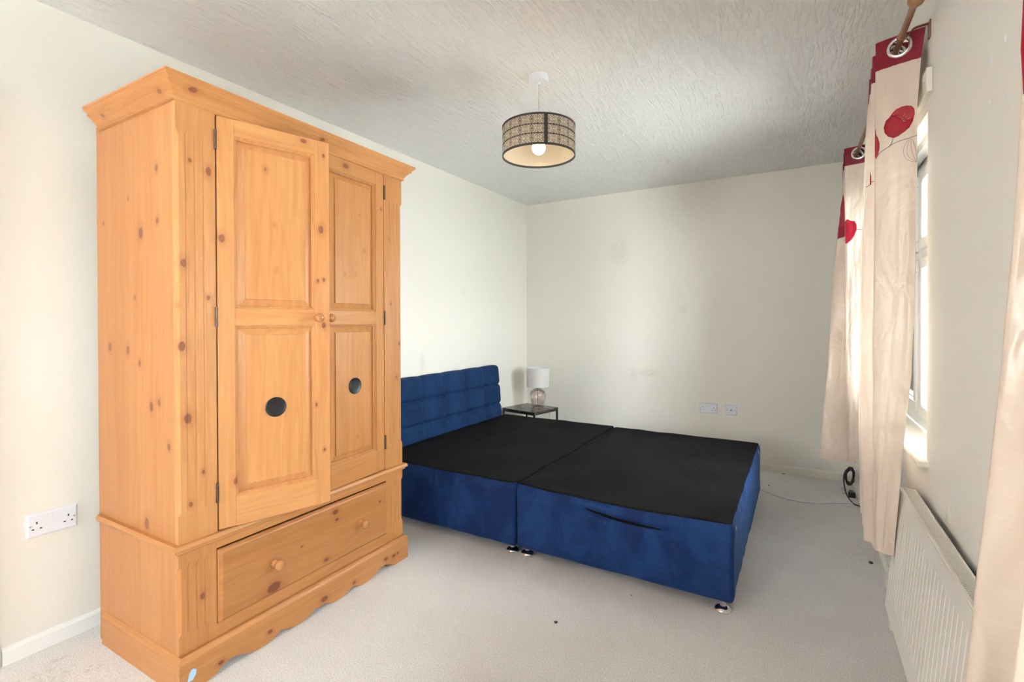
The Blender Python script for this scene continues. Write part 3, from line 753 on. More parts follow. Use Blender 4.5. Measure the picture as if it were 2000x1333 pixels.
# headboard: six columns of square tufting, leaning slightly back
def headboard():
    Y0, Y1, Z0, Z1 = -2.232, -0.660, 0.134, 0.816
    cw = (Y1 - Y0)/6; rh = 0.1705
    ny, nz_ = 156, 76
    def front(y, z): return 0.085 + (0.815 - z)*0.087
    rows = []
    for j in range(nz_ + 1):
        z = Z0 + (Z1 - Z0)*j/nz_; row = []
        for i in range(ny + 1):
            y = Y0 + (Y1 - Y0)*i/ny
            u = ((y - Y0)/cw) % 1.0; v = ((Z1 - z)/rh) % 1.0
            # seams wander a little, like hand pulled cloth
            u = (u + 0.03*nz(y, z, 1.7, 6)) % 1.0
            su = abs(math.sin(PI*u)); sv = abs(math.sin(PI*v))
            puff = (min(1, su*1.9)**0.5)*(0.35 + 0.65*min(1, sv*2.2)**0.55)
            # pinched at the buttons
            du = min(u, 1 - u)*cw; dv = min(v, 1 - v)*rh
            pin = math.exp(-(du*du + dv*dv)/(0.022**2))
            x = front(y, z) - 0.028 + 0.031*puff - 0.012*pin + 0.0022*nz(y, z, 0, 22)
            ez = min(1.0, (Z1 - z)/0.02); x -= 0.012*(1 - ez)**2
            ey = min(1.0, min(y - Y0, Y1 - y)/0.015); x -= 0.010*(1 - ey)**2
            zz = z
            if j == nz_: zz = z - 0.006*(1 - su**0.5)
            row.append((x, y, zz))
        rows.append(row)
    b = MB(); b.loft(rows, False)
    # back and edges
    def rim(p, dx): return (front(p[1], p[2]) - dx, p[1], p[2])
    ring = rows[0] + [r[-1] for r in rows[1:-1]] + rows[-1][::-1] + [r[0] for r in rows[1:-1]][::-1]
    back = [rim(p, 0.060) for p in ring]
    b.loft([ring, back], True, False, True)
    hb = bpar(mk('headboard', b, M_headboard, None, True, merge=True))
    for i in range(1, 6):
        for k in range(1, 4):
            y = Y0 + cw*i; z = Z1 - rh*k
            q = MB(); q.lathe([(0.010, -0.006), (0.011, 0.0), (0.008, 0.004), (0.0, 0.005)], (front(y, z) - 0.030, y, z), 0, 14)
            mk('button', q, M_headboard, hb, True)
headboard()

# ------------------------------------------------------------------ side table and table lamp
ST = tag(empty('side_table', (0.264, -0.418, 0.0), math.radians(-11.2)), 'small square side table with black marble-effect top in the corner', 'table')
hw, hd, th = 0.192, 0.176, 0.405
b = MB(); b.box(-hw, hw, -hd, hd, th - 0.014, th); mk('table_top', b, M_marble, ST, bevel=0.0015)
b = MB()
for (x0, x1, y0, y1) in ((-hw, hw, -hd, -hd + .014), (-hw, hw, hd - .014, hd), (-hw, -hw + .014, -hd + .014, hd - .014), (hw - .014, hw, -hd + .014, hd - .014)):
    b.box(x0 + .001, x1 - .001, y0 + .001, y1 - .001, th - 0.028, th - 0.0145)
mk('frame', b, M_black_metal, ST)
for sx in (-1, 1):
    for sy in (-1, 1):
        b = MB(); b.box(*sorted((sx*(hw - .001), sx*(hw - .015))), *sorted((sy*(hd - .001), sy*(hd - .015))), 0.0, th - 0.028); mk('leg', b, M_black_metal, ST)
for sx in (-1, 1):
    b = MB(); b.box(*sorted((sx*(hw - .002), sx*(hw - .014))), -hd + .015, hd - .015, 0.10, 0.112); mk('stretcher', b, M_black_metal, ST)
LX, LY = 0.288, -0.312
TL_ = tag(empty('table_lamp', (LX, LY, th)), 'small table lamp with pink ribbed glass base and white drum shade', 'lamp')
prof = [(0.040, 0.0), (0.047, 0.003), (0.050, 0.012), (0.054, 0.025), (0.064, 0.050), (0.072, 0.075), (0.0755, 0.098), (0.073, 0.120), (0.064, 0.140), (0.048, 0.156), (0.030, 0.167), (0.016, 0.173), (0.014, 0.178)]
b = MB(); n = 72; loops = []
for r, h in prof:
    loops.append([((r + 0.0018*math.cos(18*2*PI*j/n)*min(1, max(0, (0.15 - h)/0.05)))*math.cos(2*PI*j/n), (r + 0.0018*math.cos(18*2*PI*j/n)*min(1, max(0, (0.15 - h)/0.05)))*math.sin(2*PI*j/n), h) for j in range(n)])
b.loft(loops, True, True, False); mk('glass_base', b, M_pink_glass, TL_, True)
b = MB(); b.lathe([(0.013, 0.174), (0.013, 0.200), (0.009, 0.202), (0.009, 0.235)], (0, 0, 0), 2, 18); b.tube([(0, 0, 0.004), (0, 0, 0.175)], 0.0018, 8); mk('lamp_holder', b, M_black_plastic, TL_, 'auto')
b = MB(); R = 0.107
b.lathe([(R, 0.187), (R, 0.364), (R - 0.002, 0.364), (R - 0.002, 0.187), (R, 0.187)], (0, 0, 0), 2, 56, False); mk('lamp_shade', b, M_linen_shade, TL_, 'auto', merge=True)
b = MB(); b.lathe([(R + .0008, 0.187), (R + .0008, 0.191), (R - .0025, 0.191), (R - .0025, 0.187), (R + .0008, 0.187)], (0, 0, 0), 2, 56, False); lower = b; b = MB(); b.lathe([(R + .0008, 0.360), (R + .0008, 0.3645), (R - .0025, 0.3645), (R - .0025, 0.360), (R + .0008, 0.360)], (0, 0, 0), 2, 56, False); mk('shade_ring', b, M_white, TL_); b = lower
for a in (0.3, 0.3 + 2*PI/3, 0.3 + 4*PI/3): b.tube([(0.009*math.cos(a), 0.009*math.sin(a), 0.225), (R*math.cos(a), R*math.sin(a), 0.189)], 0.0015, 6)
mk('shade_ring', b, M_white, TL_)
pts = [(0.048, 0.0, 0.01), (0.065, -0.005, 0.025), (0.078, -0.012, 0.038), (0.088, -0.02, 0.020), (0.098, -0.03, 0.004), (0.125, -0.05, 0.004), (0.155, -0.06, 0.003), (0.166, -0.075, 0.0), (0.170, -0.082, -0.03), (0.160, -0.088, -0.09), (0.140, -0.10, -0.15)]
def crspline(P, m=6, closed=False):
    P = [Vector(p) for p in P]; out = []; N = len(P)
    for i in range(N if closed else N - 1):
        a = P[(i-1) % N] if closed or i > 0 else P[i]*2 - P[i+1]; b_, c = P[i], P[(i+1) % N]; d = P[(i+2) % N] if closed or i + 2 < N else c*2 - b_
        for k in range(m):
            t = k/m; out.append(0.5*((2*b_) + (c - a)*t + (2*a - 5*b_ + 4*c - d)*t*t + (3*b_ - a - 3*c + d)*t**3))
    if not closed: out.append(P[-1])
    return out
clear = plain('clear_flex', (0.55, 0.52, 0.50), 0.3)
b = MB(); b.tube(crspline(pts), 0.0024, 6); mk('lamp_cord', b, clear, TL_, True)

# ------------------------------------------------------------------ pendant light
PX, PY = 1.336, -2.310
PL = tag(empty('pendant_light', (PX, PY, H)), 'lit pendant light with black fretwork drum shade hanging from the ceiling', 'lamp')
b = MB(); b.lathe([(0.046, 0.0), (0.047, -0.026), (0.044, -0.032), (0.010, -0.034), (0.009, -0.042), (0.0, -0.042)], (0, 0, 0), 2, 40); mk('ceiling_rose', b, M_white, PL, 'auto')
b = MB(); b.tube([(0, 0, -0.04), (0.001, 0, -0.15), (0, 0, -0.275)], 0.0032, 8); mk('cable', b, M_flex, PL, True)
RZ0, RZ1, RR = -0.391, -0.249, 0.1755
b = MB(); b.lathe([(RR - .0015, RZ0), (RR - .0015, RZ1), (RR - .003, RZ1), (RR - .003, RZ0), (RR - .0015, RZ0)], (0, 0, 0), 2, 96, False); mk('shade_liner', b, M_liner, PL, 'auto', merge=True)
def ring(za, zb, ro, ri, b): b.lathe([(ro, za), (ro, zb), (ri, zb), (ri, za), (ro, za)], (0, 0, 0), 2, 96, False); return b
b = MB(); ring(RZ0 - .001, RZ0 + .0085, RR + .0012, RR - .0035, b); rm = mk('shade_rim', b, M_lattice, PL, 'auto', merge=True)
b = MB(); ring(RZ1 - .0075, RZ1 + .001, RR + .0012, RR - .0035, b); mk('shade_rim', b, M_lattice, PL, 'auto', merge=True)
bands = [RZ0 + 0.0085 + (RZ1 - RZ0 - 0.016)*k/3 for k in range(4)]
for k in (1, 2):
    b = MB(); ring(bands[k] - .0021, bands[k] + .0021, RR + .0006, RR - .0014, b); mk('lattice_band', b, M_lattice, PL, 'auto', merge=True)
# one fretwork motif, repeated round the drum in three rows
NM = 19; SEAM_A = math.radians(-52)       # overlap seam faces the camera side
aw = (2*PI - 0.085)/NM
def scroll_pts(cx, cz, r0, a0, turns, sx, sz):
    P = []
    for i in range(15):
        t = i/14; a = a0 + turns*2*PI*t; r = r0*(1 - 0.72*t); P.append((cx + sx*r*math.cos(a), cz + sz*r*math.sin(a)))
    return P
hh = (bands[1] - bands[0]); w_ = aw*RR
def ribbon(b, P, wd):
    n = len(P); A = []; B = []
    for i, (x, z) in enumerate(P):
        x0_, z0_ = P[max(0, i-1)]; x1_, z1_ = P[min(n-1, i+1)]; dx, dz = x1_ - x0_, z1_ - z0_; m = math.hypot(dx, dz) or 1
        ox, oz = -dz/m*wd/2, dx/m*wd/2
        A.append((x + ox, z + oz)); B.append((x - ox, z - oz))
    def wrap(p): a = p[0]/RR; return ((RR + .0002)*math.cos(a), (RR + .0002)*math.sin(a), p[1])
    b.loft([[wrap(p) for p in A], [wrap(p) for p in B]], False)
b = MB()
for sx in (-1, 1):
    for sz in (-1, 1):
        ribbon(b, scroll_pts(sx*w_*0.25, sz*hh*0.25, hh*0.21, -0.4*PI, 1.15, sx, sz), 0.0021)
        ribbon(b, [(sx*w_*0.02, sz*hh*0.46), (sx*w_*0.10, sz*hh*0.34), (sx*w_*0.06, sz*hh*0.16), (sx*w_*0.16, sz*hh*0.03)], 0.0022)
        ribbon(b, [(sx*w_*0.47, sz*hh*0.42), (sx*w_*0.40, sz*hh*0.22), (sx*w_*0.46, sz*hh*0.06), (sx*w_*0.36, 0.0)], 0.0021)
ribbon(b, [(-w_*0.5, 0.0), (w_*0.5, 0.0)], 0.0016); ribbon(b, [(0.0, -hh*0.5), (0.0, hh*0.5)], 0.0016)
ribbon(b, [(-w_*0.5, -hh*0.5), (-w_*0.5, hh*0.5)], 0.0024); ribbon(b, [(w_*0.5, -hh*0.5), (w_*0.5, hh*0.5)], 0.0024)
motif = None
for k in range(3):
    for i in range(NM):
        ang = SEAM_A + 0.0425 + aw*(i + 0.5); z = (bands[k] + bands[k+1])/2
        if motif is None: motif = mk('fretwork_motif', b, M_lattice, PL); o = motif
        else: o = motif.copy(); COL.objects.link(o); o.parent = PL
        o.location = (0, 0, z); o.rotation_euler = (0, 0, ang)
b = MB(); lo = []; n = 8
for rr in (RR + .0008, RR - .0012):
    pass
A = [SEAM_A - 0.0435 + 0.087*i/8 for i in range(9)]
b.loft([[(rr*math.cos(a), rr*math.sin(a), z) for a in A] for rr, z in ((RR + .0009, RZ0), (RR + .0009, RZ1))], False); mk('shade_seam', b, M_lattice, PL, True)
b = MB()
for a in (0.5, 0.5 + 2*PI/3, 0.5 + 4*PI/3): b.tube([(0.014*math.cos(a), 0.014*math.sin(a), -0.277), ((RR - .003)*math.cos(a), (RR - .003)*math.sin(a), RZ1 - .004)], 0.0016, 6)
b.lathe([(0.018, -0.279), (0.018, -0.275), (0.012, -0.275), (0.012, -0.279), (0.018, -0.279)], (0, 0, 0), 2, 24, False); mk('shade_spider', b, M_white, PL)
b = MB(); b.lathe([(0.006, -0.250), (0.014, -0.256), (0.017, -0.262), (0.017, -0.295), (0.015, -0.300)], (0, 0, -0.015), 2, 24); mk('lamp_holder', b, M_white, PL, 'auto')
bp = [(0.0, -0.378), (0.010, -0.3765), (0.020, -0.371), (0.0285, -0.362), (0.0325, -0.350), (0.032, -0.338), (0.027, -0.324), (0.019, -0.312), (0.0145, -0.302), (0.014, -0.298)]
b = MB(); b.lathe(bp, (0, 0, -0.003), 2, 48, False); mk('bulb', b, M_bulb, PL, True, merge=True)

# ------------------------------------------------------------------ sockets
def plate(root, w, h, t=0.009):
    prof = [(0.0, 0.0), (0.0, t*0.55), (0.003, t*0.9), (0.006, t)]
    b = MB(); b.loft([[(x, -w/2 + i, -h/2 + i), (x, w/2 - i, -h/2 + i), (x, w/2 - i, h/2 - i), (x, -w/2 + i, h/2 - i)] for i, x in prof], True, True, True)
    return mk('face_plate', b, M_white, root, bevel=0.0012)
def slot(root, y, z, w, h, t=0.009): b = MB(); b.box(t - .003, t + .0004, y - w/2, y + w/2, z - h/2, z + h/2); mk('pin_slot', b, M_slot, root)
def screw(root, y, z, t=0.009): b = MB(); b.lathe([(0.0036, t - .001), (0.0036, t + .0006), (0.002, t + .001)], (0, y, z), 0, 12); mk('screw', b, M_screw, root)
def double_socket(loc, rz, label):
    r = tag(empty('double_socket', loc, rz), label, 'socket', 'white wall sockets')
    plate(r, 0.146, 0.086)
    for s in (-1, 1):
        c = s*0.045
        slot(r, c, 0.008, 0.0042, 0.0085); slot(r, c - 0.011, -0.014, 0.0068, 0.0042); slot(r, c + 0.011, -0.014, 0.0068, 0.0042)
        b = MB(); t = 0.009; up = 0.0032 if s > 0 else 0.0006; dn = 0.0008 if s > 0 else 0.003
        y0, y1 = (0.001, 0.0165) if s > 0 else (-0.0165, -0.001)
        b.loft([[(t - .001, y0, 0.010), (t - .001, y1, 0.010), (t - .001, y1, 0.034), (t - .001, y0, 0.034)], [(t + up, y0 + .0006, 0.0106), (t + up, y1 - .0006, 0.0106), (t + dn, y1 - .0006, 0.0334), (t + dn, y0 + .0006, 0.0334)]]); mk('rocker_switch', b, M_white, r)
        screw(r, s*0.0625, -0.001)
    return r
double_socket((0.0, -3.722, 0.4655), 0.0, 'white double socket low on the left wall beside the wardrobe')
double_socket((1.757, 0.0, 0.468), -PI/2, 'white double socket on the far wall behind the bed foot')
r = tag(empty('aerial_socket', (1.9365, 0.0, 0.467), -PI/2), 'single square white aerial socket with a round hole on far wall', 'socket')
plate(r, 0.086, 0.086)
b = MB(); b.lathe([(0.0055, 0.006), (0.0055, 0.0096)], (0, 0, 0), 0, 16); mk('aerial_hole', b, M_slot, r)
screw(r, -0.030, 0); screw(r, 0.030, 0)

# ------------------------------------------------------------------ radiator
RAD = tag(empty('radiator', (2.722, -2.31, 0.640)), 'white panel radiator under the window with ribbed front and grille top', 'radiator')
RAD.rotation_euler = (0, math.radians(5.2), 0)
RL, RHt, RD = 1.20, 0.405, 0.046
prof = []   # (x, y) section of the pressed front sheet, ribs run vertically
pitch = 0.0333; nr = int((RL - 0.03)/pitch)
def sheet(depth):
    P = [(0.0, 0.0), (0.0, -0.016)]
    for i in range(nr):
        y = -0.016 - i*pitch
        P += [(0.0, y - 0.001), (depth, y - 0.0035), (depth, y - 0.0052), (0.0, y - 0.0077), (-0.0006*depth/0.0058, y - 0.020), (0.0, y - pitch + 0.0005)]
    P += [(0.0, -RL)]
    return P
lv = [(0.0, 0.0), (-0.008, 0.0), (-0.048, 0.0), (-0.056, 0.0058), (-RHt + 0.056, 0.0058), (-RHt + 0.048, 0.0), (-RHt, 0.0)]
b = MB(); b.loft([[(x, y, z) for x, y in sheet(d)] for z, d in lv], False)
b.add([(0, 0, 0), (0, -RL, 0), (0.003, -RL, 0), (0.003, 0, 0)], [(0,1,2,3)])
fp = mk('front_panel', b, M_radiator, RAD)
b = MB(); b.box(0.010, RD - 0.004, -RL + 0.005, -0.005, -RHt + 0.01, -0.012); mk('cavity_shade_block', b, M_cavity_shade, RAD)  # dark block paints the shade inside, in place of the fins
b = MB(); b.box(0.0, RD, -0.004, 0.0, -RHt + .012, 0.002); es = mk('side_panel', b, M_radiator, RAD, bevel=0.002)
b = MB(); b.box(0.0, RD, -RL, -RL + 0.004, -RHt + .012, 0.002); mk('side_panel', b, M_radiator, RAD, bevel=0.002)
b = MB(); b.box(0.0015, 0.010, -RL, 0.0, -0.003, 0.003); b.box(RD - 0.006, RD, -RL, 0.0, -0.003, 0.003); b.box(0.010, RD - .006, -0.012, 0.0, -0.003, 0.002); mk('top_rail', b, M_radiator, RAD, bevel=0.0015)
b = MB(); y = -0.016
while y > -RL + 0.01:
    b.add([(0.010, y, 0.001), (RD - 0.006, y - 0.004, 0.001), (RD - 0.006, y - 0.0095, 0.001), (0.010, y - 0.0055, 0.001), (0.010, y, -0.003), (RD - 0.006, y - 0.004, -0.003), (RD - 0.006, y - 0.0095, -0.003), (0.010, y - 0.0055, -0.003)],
          [(0,1,2,3), (4,7,6,5), (0,4,5,1), (3,2,6,7)]); y -= 0.0110
gr = mk('top_grille', b, M_radiator, RAD); gr['kind'] = 'stuff'
b = MB(); b.box(0.0, 0.004, -RL, 0.0, -RHt - 0.012, -RHt); b.box(0.0, RD, -RL, 0.0, -RHt - .014, -RHt - .010); mk('bottom_channel', b, M_radiator, RAD)
t_ = math.tan(math.radians(5.2))
tail = crspline([(2.737, -2.03, 0.0), (2.737, -2.03, 0.05), (2.737, -2.04, 0.085), (2.732, -2.10, 0.10), (2.722, -2.22, 0.135), (2.712, -2.29, 0.215), (2.711, -2.325, 0.25)], 6)
inv = Matrix.Translation((2.722, -2.31, 0.640)) @ Matrix.Rotation(math.radians(5.2), 4, 'Y')
inv = inv.inverted()
b = MB(); b.tube([inv @ Vector(p) for p in tail], 0.0078, 10); mk('pipe', b, M_radiator, RAD, True)
b = MB(); b.lathe([(0.011, 0.0), (0.013, 0.004), (0.013, 0.02), (0.010, 0.024)], (0.022, 0.004, -RHt + .025), 1, 14); mk('lockshield_valve', b, M_white, RAD, 'auto')

# ------------------------------------------------------------------ curtain pole and curtains
def pole_at(y, y_a=-2.61, x_a=2.715, y_b=-1.25, x_b=2.700): return x_a + (x_b - x_a)*(y - y_a)/(y_b - y_a)
ZP = 2.135
def curtain_pole(label, ya, yb, brk, fin_far, dx=0.0):
    root = tag(empty('curtain_pole', (pole_at(ya) + dx, ya, ZP)), label, 'curtain pole')
    inv = Matrix.Translation(root.location).inverted()
    def loc(b): b.v = [tuple(inv @ Vector(p)) for p in b.v]; return b
    A = Vector((pole_at(ya) + dx, ya, ZP)); B = Vector((pole_at(yb) + dx, yb, ZP))
    b = MB(); b.tube([A, A.lerp(B, .5), B], 0.0092, 16); mk('rod', loc(b), M_bronze, root, 'auto')
    for e, s in ((A, -1), (B, 1)):
        b = MB(); c = e + Vector((0, s*0.014, 0)); prof = [(0.0, -0.021)] + [(0.021*math.sin(PI*i/14), -0.021*math.cos(PI*i/14)) for i in range(1, 14)] + [(0.0, 0.021)]
        b.lathe([(0.0115, -s*0.030), (0.0125, -s*0.024), (0.0115, -s*0.016)], c, 1, 18); b.lathe(prof, c, 1, 24, False); mk('finial', loc(b), M_bronze, root, True, merge=True)
    for y in brk:
        x = pole_at(y) + dx; b = MB()
        b.lathe([(0.0125, -0.006), (0.0135, -0.004), (0.0135, 0.004), (0.0125, 0.006), (0.0098, 0.006), (0.0098, -0.006), (0.0125, -0.006)], (x, y, ZP), 1, 24, False)
        P = crspline([(x + 0.004, y, ZP - .013), (x + .016, y, ZP + .0), (x + .028, y + .002, ZP + .018), (x + .05, y + .004, ZP + .024), (WX - .002, y + .005, ZP + .026)], 5)
        for p, q in zip(P, P[1:]): b.add([(p.x, p.y - .006, p.z), (p.x, p.y + .006, p.z), (q.x, q.y + .006, q.z), (q.x, q.y - .006, q.z), (p.x, p.y - .006, p.z - .003), (p.x, p.y + .006, p.z - .003), (q.x, q.y + .006, q.z - .003), (q.x, q.y - .006, q.z - .003)], [(0,1,2,3), (4,7,6,5), (0,3,7,4), (1,5,6,2)])
        b.box(WX - 0.004, WX, y - 0.008, y + 0.018, ZP - 0.022, ZP + 0.032)
        mk('bracket', loc(b), M_bronze, root)
    return root
curtain_pole('antique bronze curtain pole with ball finial above the window', -2.605, -0.72, (-2.405, -1.02), True)
curtain_pole('bronze curtain pole above the nearer window outside the frame', -5.25, -3.42, (-5.10, -3.50), True)

ZT, ZBAND = 2.158, 2.062
def smooth_plan(P, m=9):
    return [Vector((p.x, p.y)) for p in crspline([Vector((a, b_, 0)) for a, b_ in P], m)]
class Curtain:
    def __init__(s, plan, zbot, seed):          # plan(z) -> control points; zbot(t) -> hem height at t along the width
        s.plan, s.zbot, s.seed = plan, zbot, seed
        s.cache = {}
    def row(s, z):
        k = round(z, 5)
        if k not in s.cache: s.cache[k] = smooth_plan(s.plan(z))
        return s.cache[k]
    def at(s, t, z):
        R = s.row(z); f = min(max(t, 0), 1)*(len(R) - 1); i = min(int(f), len(R) - 2); p = R[i].lerp(R[i+1], f - i); d = (R[i+1] - R[i])
        w = max(0, min(1, (ZT - z)/0.5))
        q = Vector((p.x, p.y, z)); nrm = Vector((d.y, -d.x, 0)); nrm.normalize()
        q += nrm*(w*(0.0065*nz(t*26 + s.seed, z*1.2, 0.3, 1.0) + 0.0036*nz(t*60 + s.seed, z*3.5 + t*24, 1.3, 1.0) + 0.0016*nz(t*90 + s.seed, z*9 - t*30, 4.3, 1.0)))
        return q, nrm
    def t_for_x(s, x, z, t0, t1):
        best = None
        for i in range(241):
            t = t0 + (t1 - t0)*i/240; e = abs(s.at(t, z)[0].x - x)
            if best is None or e < best[0]: best = (e, t)
        return best[1]
def make_curtain(name_label, plan, zbot, seed, eyelets, motifs, base_loc, facing=-1):
    cu = Curtain(plan, zbot, seed)
    root = tag(empty('curtain', base_loc), name_label, 'curtain', 'champagne poppy curtains')
    inv = Matrix.Translation(base_loc).inverted()
    def loc(b): b.v = [tuple(inv @ Vector(p)) for p in b.v]; return b
    n = len(cu.row(1.0)) - 1
    def rows(za, zb_of, m):
        out = []
        for j in range(m + 1):
            r = []
            for i in range(n + 1):
                t = i/n; z0 = za; z1 = zb_of(t); z = z0 + (z1 - z0)*j/m
                r.append(tuple(cu.at(t, z)[0]))
            out.append(r)
        return out
    # body
    b = MB(); b.loft(rows(ZBAND, zbot, 90), False); body = mk('drape', loc(b), M_satin, root, True)
    hem = MB(); hem.loft([[tuple(cu.at(i/n, zbot(i/n) + dz)[0] + cu.at(i/n, zbot(i/n) + dz)[1]*off) for i in range(n + 1)] for dz, off in ((0.0, -0.0015), (0.0, 0.0015), (0.045, 0.0016), (0.047, 0.0))], False)
    mk('hem', loc(hem), M_satin, root, True)
    # burgundy heading with holes for the eyelets
    m = 26; R = []
    nn = n*2
    for j in range(m + 1):
        z = ZT + (ZBAND - 0.001 - ZT)*j/m
        R.append([tuple(cu.at(i/nn, z)[0]) for i in range(nn + 1)])
    hb = MB(); vs = [p for r in R for p in r]; fs = []
    for j in range(m):
        for i in range(nn):
            q = [j*(nn+1) + i, j*(nn+1) + i + 1, (j+1)*(nn+1) + i + 1, (j+1)*(nn+1) + i]
            c = sum((Vector(vs[k]) for k in q), Vector())/4
            if any((c - e).length < 0.0265 for e in eyelets): continue
            fs.append(tuple(q))
    hb.add(vs, fs); mk('heading', loc(hb), M_burgundy, root, True)
    for e in eyelets:
        # orient the ring on the cloth
        t = cu.t_for_x(e.x, e.z, 0, 1); best = min((( cu.at(k/400, e.z)[0] - e).length, k/400) for k in range(401)); t = best[1]
        q, nr_ = cu.at(t, e.z)
        if nr_.y*facing < 0: nr_ = -nr_
        rot = nr_.to_track_quat('Z', 'Y').to_matrix()
        prof = [(0.0245, -0.003), (0.0245, 0.002), (0.0255, 0.0036), (0.028, 0.004), (0.032, 0.0032), (0.0350, 0.001), (0.0355, -0.0006), (0.0350, -0.003), (0.0300, -0.005), (0.0245, -0.003)]
        g = MB(); g.lathe(prof, (0, 0, 0), 2, 40, False); g.v = [tuple(q + rot @ Vector(p)) for p in g.v]
        mk('eyelet', loc(g), M_eyelet, root, True, merge=True)
    # embroidered poppies: shapes given as (x, z) on one fold, laid on the cloth
    def lay(p, seg, off):
        t = cu.t_for_x(p[0], p[1], *seg); q, nr_ = cu.at(t, p[1])
        if nr_.y*facing < 0: nr_ = -nr_
        return tuple(q + nr_*off)
    for mo in motifs:
        seg = mo['seg']
        for nm, polys, mat, off in mo.get('petals', []):
            g = MB(); cx = sum(p[0] for p in polys)/len(polys); cz = sum(p[1] for p in polys)/len(polys)
            rings_ = []
            for f in (1.0, 0.97, 0.8, 0.55, 0.3, 0.05):
                rings_.append([lay((cx + (p[0]-cx)*f, cz + (p[1]-cz)*f), seg, off*(0.25 if f == 1.0 else 1.0) + (0.0006*math.sin(14*math.atan2(p[1]-cz, p[0]-cx)) if 0.2 < f < 0.9 else 0)) for p in polys])
            g.loft(rings_, True, False, True); mk(nm, loc(g), mat, root, True)
        for nm, lines, mat, wd in mo.get('lines', []):
            g = MB()
            for ln in lines:
                P = crspline([Vector((a, b_, 0)) for a, b_ in ln], 5); P = [Vector(lay((p.x, p.y), seg, 0.0012)) for p in P]
                g.tube(P, wd, 5)
            mk(nm, loc(g), mat, root)
    return root
def px1(x, y): return (2.65 + (x - 1711)*0.00134, 1.872 - (y - 247)*0.001735)     # authored from measured heights on the near curtain's first fold
# --- near curtain
wall1 = [(0.40, 2.694), (0.645, 2.712), (0.883, 2.729), (1.03, 2.742), (1.256, 2.749), (1.73, 2.756), (1.904, 2.755), (2.057, 2.764), (2.16, 2.776)]
room1 = [(0.40, 2.643), (0.82, 2.644), (1.258, 2.648), (1.7, 2.650), (2.16, 2.650)]
room2 = [(0.40, 2.629), (0.80, 2.622), (1.26, 2.621), (1.64, 2.632), (1.94, 2.641), (2.06, 2.648), (2.16, 2.652)]
def plan_near(z):
    xw, a, c = lerp_tab(wall1, z), lerp_tab(room1, z), lerp_tab(room2, z)
    k = (2.16 - z)/1.75
    wb = 2.760 - 0.045*k
    P = [(xw, -2.388), ((xw + a)/2 - 0.002, -2.372), (a, -2.345), ((a + wb)/2, -2.318), (wb, -2.295), ((wb + c)/2, -2.272), (c, -2.248), ((c + wb)/2, -2.222), (wb, -2.195),
         ((wb + c)/2 + .003, -2.172), (c + .006, -2.148), ((wb + c)/2, -2.122), (wb, -2.098), ((wb + c)/2, -2.072), (c + .010, -2.048), ((wb + c)/2, -2.022), (wb, -1.995)]
    return P
P1 = px1
poppy_a = [P1(*p) for p in [(1727,252),(1731,240),(1737,236),(1744,233),(1752,238),(1762,246),(1774,249),(1783,247),(1781,254),(1775,264),(1766,270),(1755,275),(1746,277),(1736,272),(1729,263)]]
poppy_b = [P1(*p) for p in [(1737,236),(1743,229),(1750,223),(1760,221),(1770,221),(1779,224),(1784,230),(1785,240),(1783,248),(1774,250),(1762,247),(1752,240),(1744,234)]]
stam = [[P1(x, y), P1(x + dx, y + dy)] for x, y, dx, dy in [(1745,239,9,2),(1750,238,9,4),(1756,240,8,5),(1760,244,6,6),(1764,240,3,-5),(1768,244,5,-5),(1766,247,7,3),(1770,248,7,-3),(1756,243,6,6),(1763,249,6,2)]]
near_m = [dict(seg=(0.0, 0.125), petals=[('poppy_petal', poppy_b, M_petal_light, 0.0016), ('poppy_petal', poppy_a, M_petal_dark, 0.0024)],
    lines=[('stamens', stam, M_thread_silver, 0.0007),
           ('stem', [[P1(1745,278), P1(1742,286), P1(1737,292)], [P1(1713,306), P1(1722,298), P1(1737,291), P1(1752,286), P1(1772,284), P1(1789,281)]], M_thread, 0.0010),
           ('seed_pod', [[P1(1776,285), P1(1767,296), P1(1764,308), P1(1768,320), P1(1778,328), P1(1789,331)], [P1(1777,286), P1(1772,298), P1(1771,310), P1(1776,321), P1(1789,331)], [P1(1778,286), P1(1778,300), P1(1781,314), P1(1789,331)], [P1(1780,286), P1(1785,298), P1(1788,314), P1(1790,330)]], M_thread_pink, 0.0006)]),
    dict(seg=(0.0, 0.125), petals=[('poppy_petal', [P1(*p) for p in [(1711.2,249),(1712.5,262),(1716,268),(1719,280),(1719,292),(1716,303),(1712.5,310),(1711.2,305),(1711,280)]], M_petal_light, 0.0016)], lines=[]),
    dict(seg=(0.25, 0.375), petals=[('poppy_petal', [(2.646,1.745),(2.648,1.73),(2.649,1.71),(2.648,1.698),(2.645,1.70),(2.645,1.72)], M_petal_dark, 0.0016)],
        lines=[('stem', [[(2.634,1.693), (2.640,1.696), (2.647,1.700)], [(2.648,1.708), (2.653,1.709), (2.658,1.709)]], M_thread, 0.0010)])]
make_curtain('champagne curtain with poppies and burgundy heading, nearest end of the window in full view', plan_near, lambda t: 0.415 + 0.012*math.sin(9*t + 1) + 0.03*max(0, t - 0.1), 2.0,
    [Vector((2.712, -2.371, 2.118))] + [Vector((pole_at(y), y, 2.118)) for y in (-2.318, -2.271, -2.222, -2.172, -2.122, -2.072, -2.022)], near_m, (2.71, -2.37, 0.41))
